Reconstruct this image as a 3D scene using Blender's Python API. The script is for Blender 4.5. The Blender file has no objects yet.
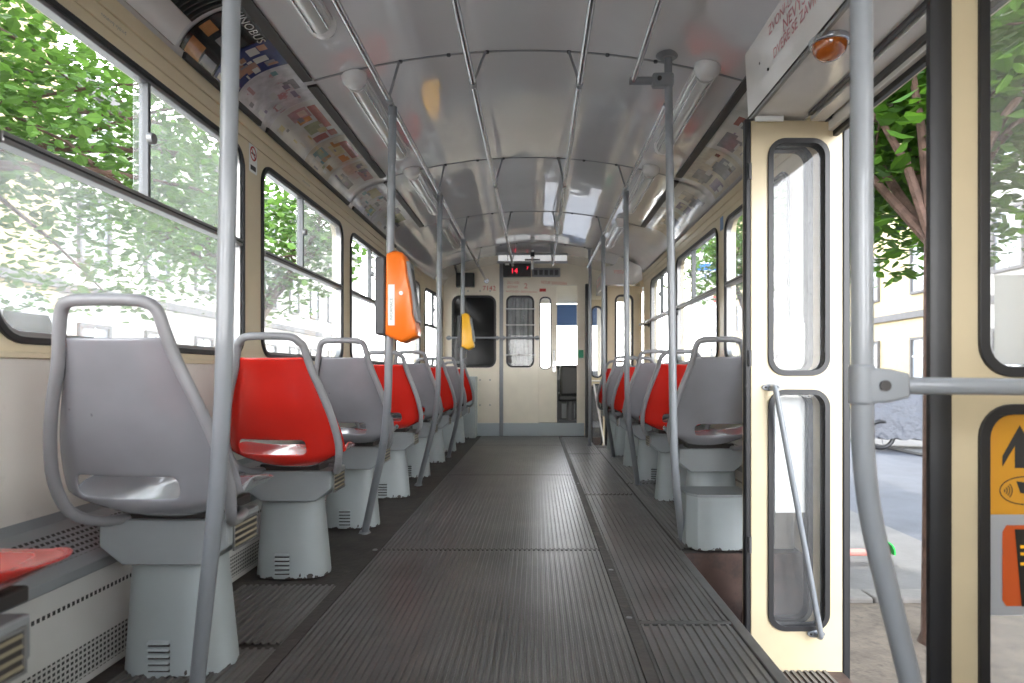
import bpy, math, random
from mathutils import Vector, Matrix
from mathutils.geometry import tessellate_polygon
random.seed(7)
S = bpy.context.scene
COL = S.collection
pi = math.pi
XM = -0.035            # centre line of the tram
HW = 1.145             # half width at the windows

# ------------------------------------------------------------------ materials
def new_mat(name):
    m = bpy.data.materials.new(name); m.use_nodes = True
    return m, m.node_tree.nodes, m.node_tree.links

def mat(name, col, rough=0.5, metal=0.0, coat=0.0, bump=0.0, bscale=40.0, var=0.0, vscale=6.0, dirt=None, dscale=9.0, dlo=.62, dhi=.72, spec=.5, trans=0.0):
    m, n, l = new_mat(name)
    b = n['Principled BSDF']
    b.inputs['Base Color'].default_value = (*col, 1)
    b.inputs['Roughness'].default_value = rough
    b.inputs['Metallic'].default_value = metal
    b.inputs['Coat Weight'].default_value = coat
    b.inputs['Coat Roughness'].default_value = 0.06
    b.inputs['Specular IOR Level'].default_value = spec
    if trans: b.inputs['Transmission Weight'].default_value = trans
    tc = n.new('ShaderNodeTexCoord')
    src = None
    if var > 0:
        nz = n.new('ShaderNodeTexNoise'); nz.inputs['Scale'].default_value = vscale; nz.inputs['Detail'].default_value = 5
        l.new(tc.outputs['Object'], nz.inputs['Vector'])
        mr = n.new('ShaderNodeMapRange'); mr.inputs['From Min'].default_value = .3; mr.inputs['From Max'].default_value = .7
        l.new(nz.outputs['Fac'], mr.inputs['Value'])
        mx = n.new('ShaderNodeMix'); mx.data_type = 'RGBA'
        mx.inputs['A'].default_value = (*[max(0, c*(1-var)) for c in col], 1)
        mx.inputs['B'].default_value = (*[min(1, c*(1+var)) for c in col], 1)
        l.new(mr.outputs['Result'], mx.inputs['Factor'])
        src = mx.outputs['Result']
        l.new(src, b.inputs['Base Color'])
    if dirt:
        nz = n.new('ShaderNodeTexNoise'); nz.inputs['Scale'].default_value = dscale; nz.inputs['Detail'].default_value = 8; nz.inputs['Roughness'].default_value = .65
        l.new(tc.outputs['Object'], nz.inputs['Vector'])
        mr = n.new('ShaderNodeMapRange'); mr.inputs['From Min'].default_value = dlo; mr.inputs['From Max'].default_value = dhi
        l.new(nz.outputs['Fac'], mr.inputs['Value'])
        mx = n.new('ShaderNodeMix'); mx.data_type = 'RGBA'
        if src: l.new(src, mx.inputs['A'])
        else: mx.inputs['A'].default_value = (*col, 1)
        mx.inputs['B'].default_value = (*dirt, 1)
        l.new(mr.outputs['Result'], mx.inputs['Factor'])
        l.new(mx.outputs['Result'], b.inputs['Base Color'])
    if bump > 0:
        nz = n.new('ShaderNodeTexNoise'); nz.inputs['Scale'].default_value = bscale; nz.inputs['Detail'].default_value = 2
        l.new(tc.outputs['Object'], nz.inputs['Vector'])
        bp = n.new('ShaderNodeBump'); bp.inputs['Strength'].default_value = 1.0; bp.inputs['Distance'].default_value = bump
        l.new(nz.outputs['Fac'], bp.inputs['Height']); l.new(bp.outputs['Normal'], b.inputs['Normal'])
        l.new(bp.outputs['Normal'], b.inputs['Coat Normal'])
    return m

def perforated(name, col, axes, pitch, hole, hole_col=(.012, .012, .012), rows=None):
    """punched holes: fract pattern in object space along two axes"""
    m, n, l = new_mat(name)
    b = n['Principled BSDF']; b.inputs['Roughness'].default_value = .45
    tc = n.new('ShaderNodeTexCoord'); sp = n.new('ShaderNodeSeparateXYZ'); l.new(tc.outputs['Object'], sp.inputs[0])
    facs = []
    for ax, p, h in zip(axes, pitch, hole):
        d = n.new('ShaderNodeMath'); d.operation = 'DIVIDE'; l.new(sp.outputs[ax], d.inputs[0]); d.inputs[1].default_value = p
        f = n.new('ShaderNodeMath'); f.operation = 'FRACT'; l.new(d.outputs[0], f.inputs[0])
        g = n.new('ShaderNodeMath'); g.operation = 'LESS_THAN'; l.new(f.outputs[0], g.inputs[0]); g.inputs[1].default_value = h
        facs.append(g)
    mu = n.new('ShaderNodeMath'); mu.operation = 'MULTIPLY'; l.new(facs[0].outputs[0], mu.inputs[0]); l.new(facs[1].outputs[0], mu.inputs[1])
    mx = n.new('ShaderNodeMix'); mx.data_type = 'RGBA'
    mx.inputs['A'].default_value = (*col, 1); mx.inputs['B'].default_value = (*hole_col, 1)
    l.new(mu.outputs[0], mx.inputs['Factor']); l.new(mx.outputs['Result'], b.inputs['Base Color'])
    return m

def glass(name, haze=.1, tint=(1, 1, 1), hazecol=(.95, .97, 1.0), gloss=1.0):
    """window pane: clear, reflecting, with a film of dust that scatters what light falls on it"""
    m, n, l = new_mat(name)
    n.remove(n['Principled BSDF']); out = n['Material Output']
    t = n.new('ShaderNodeBsdfTransparent'); t.inputs[0].default_value = (*tint, 1)
    tr = n.new('ShaderNodeBsdfTranslucent'); tr.inputs[0].default_value = (*hazecol, 1)
    df = n.new('ShaderNodeBsdfDiffuse'); df.inputs[0].default_value = (*hazecol, 1)
    md = n.new('ShaderNodeMixShader'); md.inputs[0].default_value = .5; l.new(tr.outputs[0], md.inputs[1]); l.new(df.outputs[0], md.inputs[2])
    m1 = n.new('ShaderNodeMixShader')
    tc = n.new('ShaderNodeTexCoord'); nz = n.new('ShaderNodeTexNoise'); nz.inputs['Scale'].default_value = 3.5; nz.inputs['Detail'].default_value = 6
    l.new(tc.outputs['Object'], nz.inputs['Vector'])
    mr = n.new('ShaderNodeMapRange'); mr.inputs['From Min'].default_value = .3; mr.inputs['From Max'].default_value = .75
    mr.inputs['To Min'].default_value = haze*.6; mr.inputs['To Max'].default_value = haze*1.5
    l.new(nz.outputs['Fac'], mr.inputs['Value']); l.new(mr.outputs['Result'], m1.inputs[0])
    l.new(t.outputs[0], m1.inputs[1]); l.new(md.outputs[0], m1.inputs[2])
    g = n.new('ShaderNodeBsdfGlossy'); g.inputs['Roughness'].default_value = .02
    lw = n.new('ShaderNodeLayerWeight'); lw.inputs['Blend'].default_value = .5
    pw = n.new('ShaderNodeMath'); pw.operation = 'POWER'; l.new(lw.outputs['Facing'], pw.inputs[0]); pw.inputs[1].default_value = 4.5
    fr = n.new('ShaderNodeMath'); fr.operation = 'MULTIPLY_ADD'; l.new(pw.outputs[0], fr.inputs[0]); fr.inputs[1].default_value = .45; fr.inputs[2].default_value = .02
    m2 = n.new('ShaderNodeMixShader'); l.new(fr.outputs[0], m2.inputs[0]); l.new(m1.outputs[0], m2.inputs[1]); l.new(g.outputs[0], m2.inputs[2])
    l.new(m2.outputs[0], out.inputs['Surface'])
    return m

def emis(name, col, s):
    m, n, l = new_mat(name)
    b = n['Principled BSDF']; b.inputs['Base Color'].default_value = (*col, 1)
    b.inputs['Emission Color'].default_value = (*col, 1); b.inputs['Emission Strength'].default_value = s
    return m

M = {}
M['cream'] = mat('cream_enamel', (.71, .61, .42), .32, coat=.35, bump=.0008, bscale=5, var=.05, dirt=(.40, .31, .2), dlo=.70, dhi=.80)
M['cream_light'] = mat('pale_cream_enamel', (.80, .74, .61), .35, coat=.3, bump=.0008, bscale=5, var=.04)
M['ceil'] = mat('glossy_white_ceiling', (.78, .78, .80), .10, coat=1.0, bump=.005, bscale=1.7, var=.04, vscale=2, spec=.9)
_b = M['ceil'].node_tree.nodes['Principled BSDF']; _b.inputs['Coat IOR'].default_value = 1.9; _b.inputs['Coat Roughness'].default_value = .03
M['white'] = mat('white_enamel', (.78, .77, .76), .25, coat=.5, bump=.001, bscale=6, var=.04)
M['laminate'] = mat('grey_white_laminate', (.72, .69, .64), .4, var=.06, vscale=3, dirt=(.33, .31, .28), dscale=3, dlo=.58, dhi=.85)
M['lowpanel'] = mat('pale_heater_panel', (.58, .58, .56), .45, var=.04, dirt=(.30, .29, .27), dscale=4, dlo=.62, dhi=.85)
M['grey_shell'] = mat('grey_seat_laminate', (.235, .235, .255), .26, coat=.55, bump=.0006, bscale=7, var=.10, vscale=5, dirt=(.10, .10, .11), dscale=22, dlo=.70, dhi=.74)
M['red_shell'] = mat('red_seat_laminate', (.60, .020, .012), .22, coat=.6, bump=.0006, bscale=7, var=.08, vscale=5, dirt=(.62, .40, .36), dscale=11, dlo=.745, dhi=.765)
M['tube'] = mat('grey_painted_tube', (.225, .24, .26), .32, coat=.35, var=.05, vscale=10)
M['frame_tube'] = mat('grey_seat_frame', (.25, .25, .262), .38, coat=.2, var=.08, vscale=12)
M['pedestal'] = mat('pale_grey_paint', (.37, .41, .42), .42, coat=.1, var=.05, dirt=(.05, .05, .05), dscale=16, dlo=.735, dhi=.75)
def chipped(m):
    n, l = m.node_tree.nodes, m.node_tree.links; b = n['Principled BSDF']
    tc = n.new('ShaderNodeTexCoord'); sp = n.new('ShaderNodeSeparateXYZ'); l.new(tc.outputs['Object'], sp.inputs[0])
    nz = n.new('ShaderNodeTexNoise'); nz.inputs['Scale'].default_value = 38; nz.inputs['Detail'].default_value = 4; l.new(tc.outputs['Object'], nz.inputs['Vector'])
    q = n.new('ShaderNodeMath'); q.operation = 'MULTIPLY_ADD'; l.new(sp.outputs['Z'], q.inputs[0]); q.inputs[1].default_value = -14; q.inputs[2].default_value = .04
    ad = n.new('ShaderNodeMath'); ad.operation = 'ADD'; l.new(nz.outputs['Fac'], ad.inputs[0]); l.new(q.outputs[0], ad.inputs[1])
    gt = n.new('ShaderNodeMath'); gt.operation = 'GREATER_THAN'; l.new(ad.outputs[0], gt.inputs[0]); gt.inputs[1].default_value = .49
    mx = n.new('ShaderNodeMix'); mx.data_type = 'RGBA'; mx.inputs['B'].default_value = (.045, .035, .03, 1)
    l.new(b.inputs['Base Color'].links[0].from_socket, mx.inputs['A']); l.new(gt.outputs[0], mx.inputs['Factor']); l.new(mx.outputs['Result'], b.inputs['Base Color'])
chipped(M['pedestal'])
M['bracket'] = mat('grey_paint', (.27, .29, .30), .45, var=.05, vscale=9)
M['scuff'] = mat('scuffed_edge', (.04, .038, .035), .8)
M['chrome'] = mat('brushed_aluminium', (.55, .56, .58), .25, metal=1.0)
M['alu'] = mat('window_aluminium', (.30, .30, .30), .42, metal=.75)
M['divider'] = mat('dull_divider_metal', (.12, .125, .13), .45, metal=.3)
M['cream_dimmed'] = mat('cream_enamel_dimmed', (.60, .505, .335), .34, coat=.25, bump=.0008, bscale=5, var=.05, dirt=(.36, .28, .19), dlo=.70, dhi=.80)  # same cream as the walls, colour darkened to offset strong daylight on the leaves
M['rubber'] = mat('black_rubber', (.012, .012, .014), .42)
M['dark'] = mat('dark_strip', (.035, .03, .028), .5)
M['black'] = mat('black_plastic', (.012, .012, .012), .35)
M['floor'] = mat('ribbed_rubber', (.112, .104, .098), .30, var=.28, vscale=3.0, dirt=(.17, .155, .135), dscale=5, dlo=.55, dhi=.8, bump=.0005, bscale=90)
M['floor_base'] = mat('worn_floor', (.055, .048, .043), .62, var=.3, vscale=9, dirt=(.12, .10, .08), dscale=12, dlo=.55, dhi=.75, bump=.002, bscale=60)
M['floor_trim'] = mat('worn_floor_strip', (.11, .105, .10), .42, metal=.4, var=.2, vscale=15)
M['step'] = mat('brown_step_panel', (.085, .05, .04), .6, var=.3, vscale=8, dirt=(.03, .02, .02), dscale=9, dlo=.5, dhi=.7)
M['orange'] = mat('orange_plastic', (.90, .19, .015), .32, coat=.3)
M['yellow'] = mat('yellow_plastic', (.92, .48, .02), .32, coat=.3)
M['dkgrey'] = mat('dark_grey_plastic', (.07, .07, .075), .5)
M['midgrey'] = mat('mid_grey_plastic', (.25, .26, .27), .4)
M['amber'] = mat('amber_lens', (.42, .10, .008), .12, coat=1.0)
M['paper'] = mat('white_paper', (.80, .82, .80), .7)
M['redink'] = mat('red_lettering', (.55, .06, .05), .5)
M['faintred'] = mat('faded_red_lettering', (.62, .22, .15), .5)
M['ink'] = mat('black_lettering', (.02, .02, .02), .5)
M['lens'] = mat('fluorescent_diffuser', (.66, .66, .64), .12, coat=.8)
M['glass'] = glass('window_glass', .04)
M['glass_dusty'] = glass('dusty_window_glass', .13)
M['glass_mid'] = glass('sliding_window_glass', .12)
M['glass_door'] = glass('door_glass', .05)
M['glass_dark'] = mat('dark_cab_glass', (.006, .007, .008), .10, spec=.3)
M['curtain'] = mat('grey_plastic_curtain', (.30, .32, .33), .25, bump=.02, bscale=9, var=.3, vscale=6)
M['led'] = emis('red_digits', (.9, .02, .05), 1.2)
M['white_lens'] = mat('white_lamp_cover', (.80, .80, .80), .25, coat=.4)
M['white_lens'].node_tree.nodes['Principled BSDF'].inputs['Emission Color'].default_value = (1, 1, 1, 1); M['white_lens'].node_tree.nodes['Principled BSDF'].inputs['Emission Strength'].default_value = .25
M['p_white'] = mat('poster_paper', (.62, .62, .60), .16, coat=.8, var=.12, vscale=9)
M['p_map'] = mat('poster_map', (.58, .57, .60), .16, coat=.8, var=.2, vscale=26, dirt=(.50, .28, .30), dscale=14, dlo=.60, dhi=.64)
for k, c in dict(black=(.012, .012, .014), orange=(.50, .24, .09), blue=(.035, .05, .17), red=(.38, .15, .13), green=(.36, .38, .24), yellow=(.58, .51, .30), teal=(.20, .34, .36), pink=(.46, .30, .31), cream=(.58, .53, .44), skin=(.42, .24, .18), grey=(.28, .28, .30), violet=(.28, .24, .32)).items():
    M['p_'+k] = mat('poster_ink_'+k, c, .16, coat=.8, var=.12, vscale=30)
M['vent_in'] = mat('beige_vent_slat', (.24, .21, .14), .5)

# ------------------------------------------------------------------ mesh helper
class MB:
    def __init__(s): s.v = []; s.f = []; s.mi = []; s.m = 0
    def add(s, vs, fs):
        o = len(s.v); s.v += [tuple(v) for v in vs]
        for f in fs: s.f.append([i+o for i in f]); s.mi.append(s.m)
        return s
    def box(s, x0, x1, y0, y1, z0, z1):
        vs = [(x, y, z) for z in (z0, z1) for y in (y0, y1) for x in (x0, x1)]
        return s.add(vs, [(0, 2, 3, 1), (4, 5, 7, 6), (0, 1, 5, 4), (2, 6, 7, 3), (0, 4, 6, 2), (1, 3, 7, 5)])
    def loft(s, rings, cap=True, closed=True):
        n = len(rings[0]); vs = [p for r in rings for p in r]; fs = []
        for k in range(len(rings)-1):
            for i in range(n if closed else n-1):
                j = (i+1) % n; fs.append((k*n+i, k*n+j, (k+1)*n+j, (k+1)*n+i))
        if cap and closed:
            fs.append(tuple(reversed(range(n)))); fs.append(tuple(range((len(rings)-1)*n, len(rings)*n)))
        return s.add(vs, fs)
    def tube(s, path, r, n=12, closed=False, cap=True):
        P = [Vector(p) for p in path]; N = len(P)
        R = r if isinstance(r, (list, tuple)) else [r]*N
        tang = []
        for i in range(N):
            a = P[(i-1) % N] if (closed or i > 0) else P[i]
            b = P[(i+1) % N] if (closed or i < N-1) else P[i]
            tang.append((b-a).normalized())
        up = Vector((0, 0, 1)) if abs(tang[0].z) < .9 else Vector((1, 0, 0))
        nrm = (up - tang[0]*up.dot(tang[0])).normalized()
        rings = []
        for i in range(N):
            nrm = (nrm - tang[i]*nrm.dot(tang[i])).normalized()
            bn = tang[i].cross(nrm)
            rings.append([tuple(P[i]+(nrm*math.cos(2*pi*k/n)+bn*math.sin(2*pi*k/n))*R[i]) for k in range(n)])
        if closed:
            vs = [p for q in rings for p in q]; fs = []
            # find best twist for the closing ring
            last, first = rings[-1], rings[0]
            best = min(range(n), key=lambda o: (Vector(last[0])-Vector(first[o])).length)
            for k in range(N-1):
                for i in range(n):
                    j = (i+1) % n; fs.append((k*n+i, k*n+j, (k+1)*n+j, (k+1)*n+i))
            for i in range(n):
                j = (i+1) % n; fs.append(((N-1)*n+i, (N-1)*n+j, (j+best) % n, (i+best) % n))
            return s.add(vs, fs)
        return s.loft(rings, cap)
    def cyl(s, a, b, r, n=16, r2=None):
        return s.tube([a, b], [r, r if r2 is None else r2], n)
    def panel(s, outer, holes, f, t):
        """flat panel with holes; outline in 2-D, f(a,b,d) -> 3-D, d runs 0..t through the thickness"""
        loops = [outer]+holes
        flat = [p for lp in loops for p in lp]
        tris = tessellate_polygon([[Vector((a, b, 0)) for a, b in lp] for lp in loops])
        n = len(flat)
        vs = [f(a, b, 0) for a, b in flat]+[f(a, b, t) for a, b in flat]
        fs = [tuple(x) for x in tris]+[tuple(i+n for i in reversed(x)) for x in tris]
        o = 0
        for lp in loops:
            m = len(lp)
            for i in range(m):
                j = (i+1) % m; fs.append((o+i, o+j, o+j+n, o+i+n))
            o += m
        return s.add(vs, fs)
    def build(s, name, mats, parent=None, smooth=35, bevel=0, world=True):
        me = bpy.data.meshes.new(name)
        me.from_pydata(s.v, [], s.f)
        mats = mats if isinstance(mats, (list, tuple)) else [mats]
        for q in mats: me.materials.append(q)
        me.polygons.foreach_set('material_index', s.mi)
        import bmesh
        bm = bmesh.new(); bm.from_mesh(me)
        bmesh.ops.recalc_face_normals(bm, faces=bm.faces[:])
        bm.to_mesh(me); bm.free()
        if smooth:
            me.shade_smooth(); me.set_sharp_from_angle(angle=math.radians(smooth))
        o = bpy.data.objects.new(name, me); COL.objects.link(o)
        if parent is not None:
            o.parent = parent
            if world:
                r = parent
                off = Vector((0, 0, 0))
                while r is not None: off += r.location; r = r.parent
                for v in me.vertices: v.co -= off
        if bevel:
            b = o.modifiers.new('b', 'BEVEL'); b.width = bevel; b.segments = 2; b.limit_method = 'ANGLE'; b.angle_limit = math.radians(40)
        return o

def tag(o, label=None, cat=None, group=None, kind=None):
    if label: o['label'] = label
    if cat: o['category'] = cat
    if group: o['group'] = group
    if kind: o['kind'] = kind
    return o
def empty(name, loc, label, cat, group=None, kind=None):
    o = bpy.data.objects.new(name, None); COL.objects.link(o); o.location = loc; o.empty_display_size = .05
    return tag(o, label, cat, group, kind)
def kids(o): return [c for c in bpy.data.objects if c.parent == o]
def copy_tree(o, parent=None):
    c = o.copy(); COL.objects.link(c); c.parent = parent
    for ch in kids(o): copy_tree(ch, c)
    return c

def fillet(pts, r, n=6, closed=False):
    P = [Vector(p) for p in pts]; N = len(P); out = []
    for i in range(N):
        if not closed and i in (0, N-1): out.append(P[i]); continue
        a, b, c = P[(i-1) % N], P[i], P[(i+1) % N]
        rr = min(r, (a-b).length*.49, (c-b).length*.49)
        p0 = b+(a-b).normalized()*rr; p1 = b+(c-b).normalized()*rr
        for k in range(n+1):
            t = k/n; out.append(p0*(1-t)**2+b*2*t*(1-t)+p1*t*t)
    return out
def rrect(a0, a1, b0, b1, r, n=7):
    out = []
    for cx, cy, s in ((a1-r, b0+r, -pi/2), (a1-r, b1-r, 0), (a0+r, b1-r, pi/2), (a0+r, b0+r, pi)):
        for k in range(n+1):
            t = s+pi/2*k/n; out.append((cx+r*math.cos(t), cy+r*math.sin(t)))
    return out
def text_mesh(mb, s, size, f, align='LEFT', extrude=0):
    """the letters of s as flat mesh, mapped by f(a,b) to 3-D"""
    cu = bpy.data.curves.new('t', 'FONT'); cu.body = s; cu.size = size; cu.align_x = align; cu.resolution_u = 3
    ob = bpy.data.objects.new('t', cu); COL.objects.link(ob)
    dg = bpy.context.evaluated_depsgraph_get()
    me = bpy.data.meshes.new_from_object(ob.evaluated_get(dg))
    mb.add([f(v.co.x, v.co.y) for v in me.vertices], [tuple(p.vertices) for p in me.polygons])
    bpy.data.objects.remove(ob); bpy.data.curves.remove(cu); bpy.data.meshes.remove(me)

# ------------------------------------------------------------------ room shell
Y0, YF = -1.4, 7.61     # rear and front partition
YB = 6.5                # body tapers from here on
def taper(y): return HW if y < YB else HW - (y-YB)/(YF-YB)*.075
def cove(t, y, side, d=0.0):
    """point on the cove; t 0 at the window frieze, 1 at the ceiling; d offset into the room"""
    P0, P1, P2 = (HW, 1.79), (1.115, 1.925), (.89, 1.960)
    u = P0[0]*(1-t)**2+2*P1[0]*t*(1-t)+P2[0]*t*t
    z = P0[1]*(1-t)**2+2*P1[1]*t*(1-t)+P2[1]*t*t
    du = 2*(1-t)*(P1[0]-P0[0])+2*t*(P2[0]-P1[0]); dz = 2*(1-t)*(P1[1]-P0[1])+2*t*(P2[1]-P1[1])
    L = math.hypot(du, dz); nu, nz = -dz/L, du/L
    u += nu*d; z += nz*d
    u -= HW-taper(y)
    return (XM+side*u, y, z)
def ceil_z(u): return 2.085-.158*u*u

# floor
mb = MB(); mb.box(XM-1.2, .60, Y0, YF+.05, -.06, -.006); mb.box(.60, XM+1.2, 2.66, 6.68, -.06, -.006); mb.box(.60, XM+1.2, Y0, .96, -.06, -.006)
floor = mb.build('floor', M['floor_base']); tag(floor, 'dark ribbed rubber tram floor running to the front', 'floor', kind='structure')
def ribs(x0, x1, y0, y1, name='ribbed_mat', pitch=.0195):
    n = int((x1-x0)/pitch); pts = [(x0, -.005), (x0, .0)]
    for i in range(n):
        a = x0+(i+.5)*(x1-x0)/n
        pts += [(a-.0058, .0), (a-.0036, .0055), (a+.0036, .0055), (a+.0058, .0)]
    pts += [(x1, .0), (x1, -.005)]
    m = MB(); m.loft([[(x, y0, z) for x, z in pts], [(x, y1, z) for x, z in pts]], cap=False, closed=False)
    return m.build(name, M['floor'], floor, smooth=0)
ys = [-.6, .75, 2.68, 4.67, 6.62, 7.58]
for a, b in zip(ys[:-1], ys[1:]): ribs(-.655, .262, a+.006, b-.006)
for a, b in ((-.6, .9), (.9, 1.88), (1.9, 3.9), (3.92, 5.9), (5.92, 7.5)):
    ribs(.298, .572 if b < 2 else .60, a+.006, b-.006, pitch=.024)
for a, b in ((-.5, .98), (1.0, 1.72), (1.74, 2.235)): ribs(-1.03, -.70, a+.006, b-.006, pitch=.022)
for a, b in ((2.7, 4.3), (4.32, 6.35)): ribs(.615, .95, a, b, pitch=.024)
m = MB()
m.box(.264, .296, -.6, 7.5, -.006, .003)
m.box(-.70, -.657, -.6, 7.5, -.006, .0005)
m.build('seam_strip', M['floor_base'], floor, bevel=.001)
for y in (2.68, 4.67, 6.62):
    m = MB(); m.box(-.655, .262, y-.005, y+.005, -.006, .002); m.build('seam_strip', M['dark'], floor)
m = MB(); m.box(.298, .60, 1.878, 1.902, -.006, .005); m.build('seam_strip', M['floor_trim'], floor, bevel=.001)
m = MB(); m.box(.296, .304, .9, 2.66, -.006, .005); m.build('seam_strip', M['floor_trim'], floor)
m = MB(); m.box(.574, .606, .96, 2.66, -.03, .006); m.box(.600, .606, .96, 2.66, -.08, -.02)
m.build('step_nosing', M['floor_trim'], floor, bevel=.003)
# little metal caps at the seams
for x, y in ((.28, 2.40), (.28, 1.93), (.28, 4.3), (-.678, 2.68)):
    m = MB(); m.cyl((x, y, 0), (x, y, .0045), .012, 12, .009); m.build('floor_screw', M['alu'], floor)

# step well of the middle door
m = MB()
m.box(.59, .60, .96, 2.66, -.40, -.006)            # riser under the floor edge
m.box(.60, 1.13, 2.65, 2.66, -.76, -.006)
m.box(.60, 1.13, .95, .96, -.76, -.006)
m.box(.59, 1.15, .95, 2.66, -.42, -.38)
m.build('trim_1', M['step'], bevel=.002)
tag(bpy.data.objects['trim_1'], 'brown step well lining below the open middle door', 'step well', kind='structure')
m = MB()
for i in range(20): m.box(.62+i*.024, .62+i*.024+.012, 1.0, 2.6, -.38, -.374)
w = m.build('trim_2', M['floor'], smooth=0); tag(w, 'ribbed tread on the step of the open middle door', 'step tread', kind='structure')
# front door step well
m = MB(); m.box(.585, .595, 6.68, 7.5, -.4, -.006); m.box(.59, 1.12, 6.68, 7.5, -.42, -.38); m.box(.59, 1.12, 6.67, 6.68, -.76, -.006); m.box(.59, 1.09, 7.5, 7.52, -.76, -.006)
w = m.build('trim_3', M['step']); tag(w, 'step well lining at the front door', 'step well', kind='structure')

# walls
WZ0, WZ1, SASH = .815, 1.645, 1.262
def wall_f(side):
    def f(a, b, d): return (XM+side*(HW+d), a, b)
    return f
def taper_f(side):
    def f(a, b, d): return (XM+side*(taper(a)+d), a, b)
    return f
LW = [(.07, 1.22), (1.378, 2.56), (2.735, 3.87), (4.04, 5.18), (5.34, 6.43)]
RW = [(-1.05, .35), (2.80, 3.745), (3.90, 5.05), (5.21, 6.18)]
LWF = (6.66, 7.50)
R_ = .085
m = MB()
m.panel([(Y0, -.25), (YB, -.25), (YB, 1.80), (Y0, 1.80)], [rrect(a, b, WZ0, WZ1, R_) for a, b in [(-1.2, -.08)]+LW], wall_f(-1), .06)
m.panel([(YB, -.25), (YF, -.25), (YF, 1.80), (YB, 1.80)], [rrect(LWF[0], LWF[1], WZ0, WZ1, R_)], taper_f(-1), .06)
wl = m.build('wall_left', M['cream'], smooth=30); tag(wl, 'cream side wall with five windows on the left', 'wall', kind='structure')
m = MB()
m.panel([(Y0, -.25), (1.12, -.25), (1.12, 1.80), (Y0, 1.80)], [rrect(RW[0][0], RW[0][1], WZ0, WZ1, R_)], wall_f(1), .06)
m.panel([(2.56, -.25), (6.62, -.25), (6.62, 1.80), (2.56, 1.80)], [rrect(a, b, WZ0, WZ1, R_) for a, b in RW[1:]], wall_f(1), .06)
m.box(XM+HW, XM+HW+.06, 1.12, 2.56, 1.66, 1.80)
m.box(XM+HW-.04, XM+HW+.06, 6.62, 7.5, 1.64, 1.80)
m.box(XM+HW-.07, XM+HW+.02, 7.47, 7.61, -.4, 1.80)
wr = m.build('wall_right', M['cream'], smooth=30); tag(wr, 'cream side wall with windows and two doorways on the right', 'wall', kind='structure')
# friezes: stepped mouldings over the windows
for side, y0, y1, nm in ((-1, Y0, YB, 'trim_4'), (1, 2.58, 6.6, 'trim_5')):
    m = MB()
    m.box(*sorted((XM+side*HW, XM+side*(HW-.012))), y0, y1, 1.735, 1.775)
    m.box(*sorted((XM+side*HW, XM+side*(HW-.006))), y0, y1, 1.690, 1.735)
    o = m.build(nm, M['cream'], bevel=.004); tag(o, 'stepped cream moulding above the %s windows' % ('left' if side < 0 else 'right'), 'moulding', kind='structure')
# rear wall (behind the camera)
m = MB(); m.panel([(XM-1.2, -.25), (XM+1.2, -.25), (XM+1.2, 2.10), (XM-1.2, 2.10)], [rrect(-.75, .68, .85, 1.75, .1)], lambda a, b, d: (a, Y0-d, b), .05)
o = m.build('wall_rear', M['cream_light']); tag(o, 'cream rear wall', 'wall', kind='structure')

# lower interior laminate under the windows
m = MB(); m.box(XM-HW, XM-HW+.012, Y0, 6.5, .33, .775); o = m.build('lower_panel', M['laminate'], wl, bevel=.002)
m = MB(); m.box(XM-HW, XM-HW+.020, Y0, 6.5, .775, .79); o = m.build('panel_moulding', M['cream'], wl, bevel=.003)
m = MB(); m.box(XM+HW-.012, XM+HW, 2.70, 6.3, .33, .775); o = m.build('lower_panel', M['laminate'], wr, bevel=.002)
m = MB(); m.box(XM+HW-.020, XM+HW, 2.70, 6.3, .775, .79); o = m.build('panel_moulding', M['cream'], wr, bevel=.003)

# ceiling
us = [-.89+i*.89/15 for i in range(31)]
m = MB()
ysC = [Y0, 1.34, 2.65, 3.96, 5.27, 6.55, 7.05, 7.62]
rings = []
for y in ysC:
    k = taper(y)-HW; ring = []
    for t in [i/8 for i in range(8)]: ring.append(cove(t, y, -1))
    for u in us:
        ring.append((XM+u*(.89+k)/.89, y, ceil_z(abs(u))))
    for t in [1-(i+1)/8 for i in range(8)]: ring.append(cove(t, y, 1))
    rings.append(ring)
m.loft(rings, cap=False, closed=False)
ceiling = m.build('ceiling', M['ceil'], smooth=60)
sol = ceiling.modifiers.new('s', 'SOLIDIFY'); sol.thickness = .03; sol.offset = 1
tag(ceiling, 'glossy off-white arched tram ceiling', 'ceiling', kind='structure')
# check solidify direction: outwards is up
if ceiling.data.polygons[len(ceiling.data.polygons)//2].normal.z < 0: sol.offset = -1
for y in ysC[1:6]:
    m = MB(); pts = [(XM+u, ceil_z(abs(u))) for u in us]
    m.loft([[(x, y-.006, z-.0005) for x, z in pts], [(x, y-.005, z-.004) for x, z in pts], [(x, y+.005, z-.004) for x, z in pts], [(x, y+.006, z-.0005) for x, z in pts]], cap=False, closed=False)
    m.build('ceiling_seam', M['midgrey'], ceiling)
    for u in (-.53, -.33, -.17, .17, .33, .53):
        z = ceil_z(abs(u)); m = MB(); m.cyl((XM+u, y, z+.002), (XM+u, y, z-.008), .011, 10, .008); m.build('ceiling_bolt', M['dkgrey'], ceiling)
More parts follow.
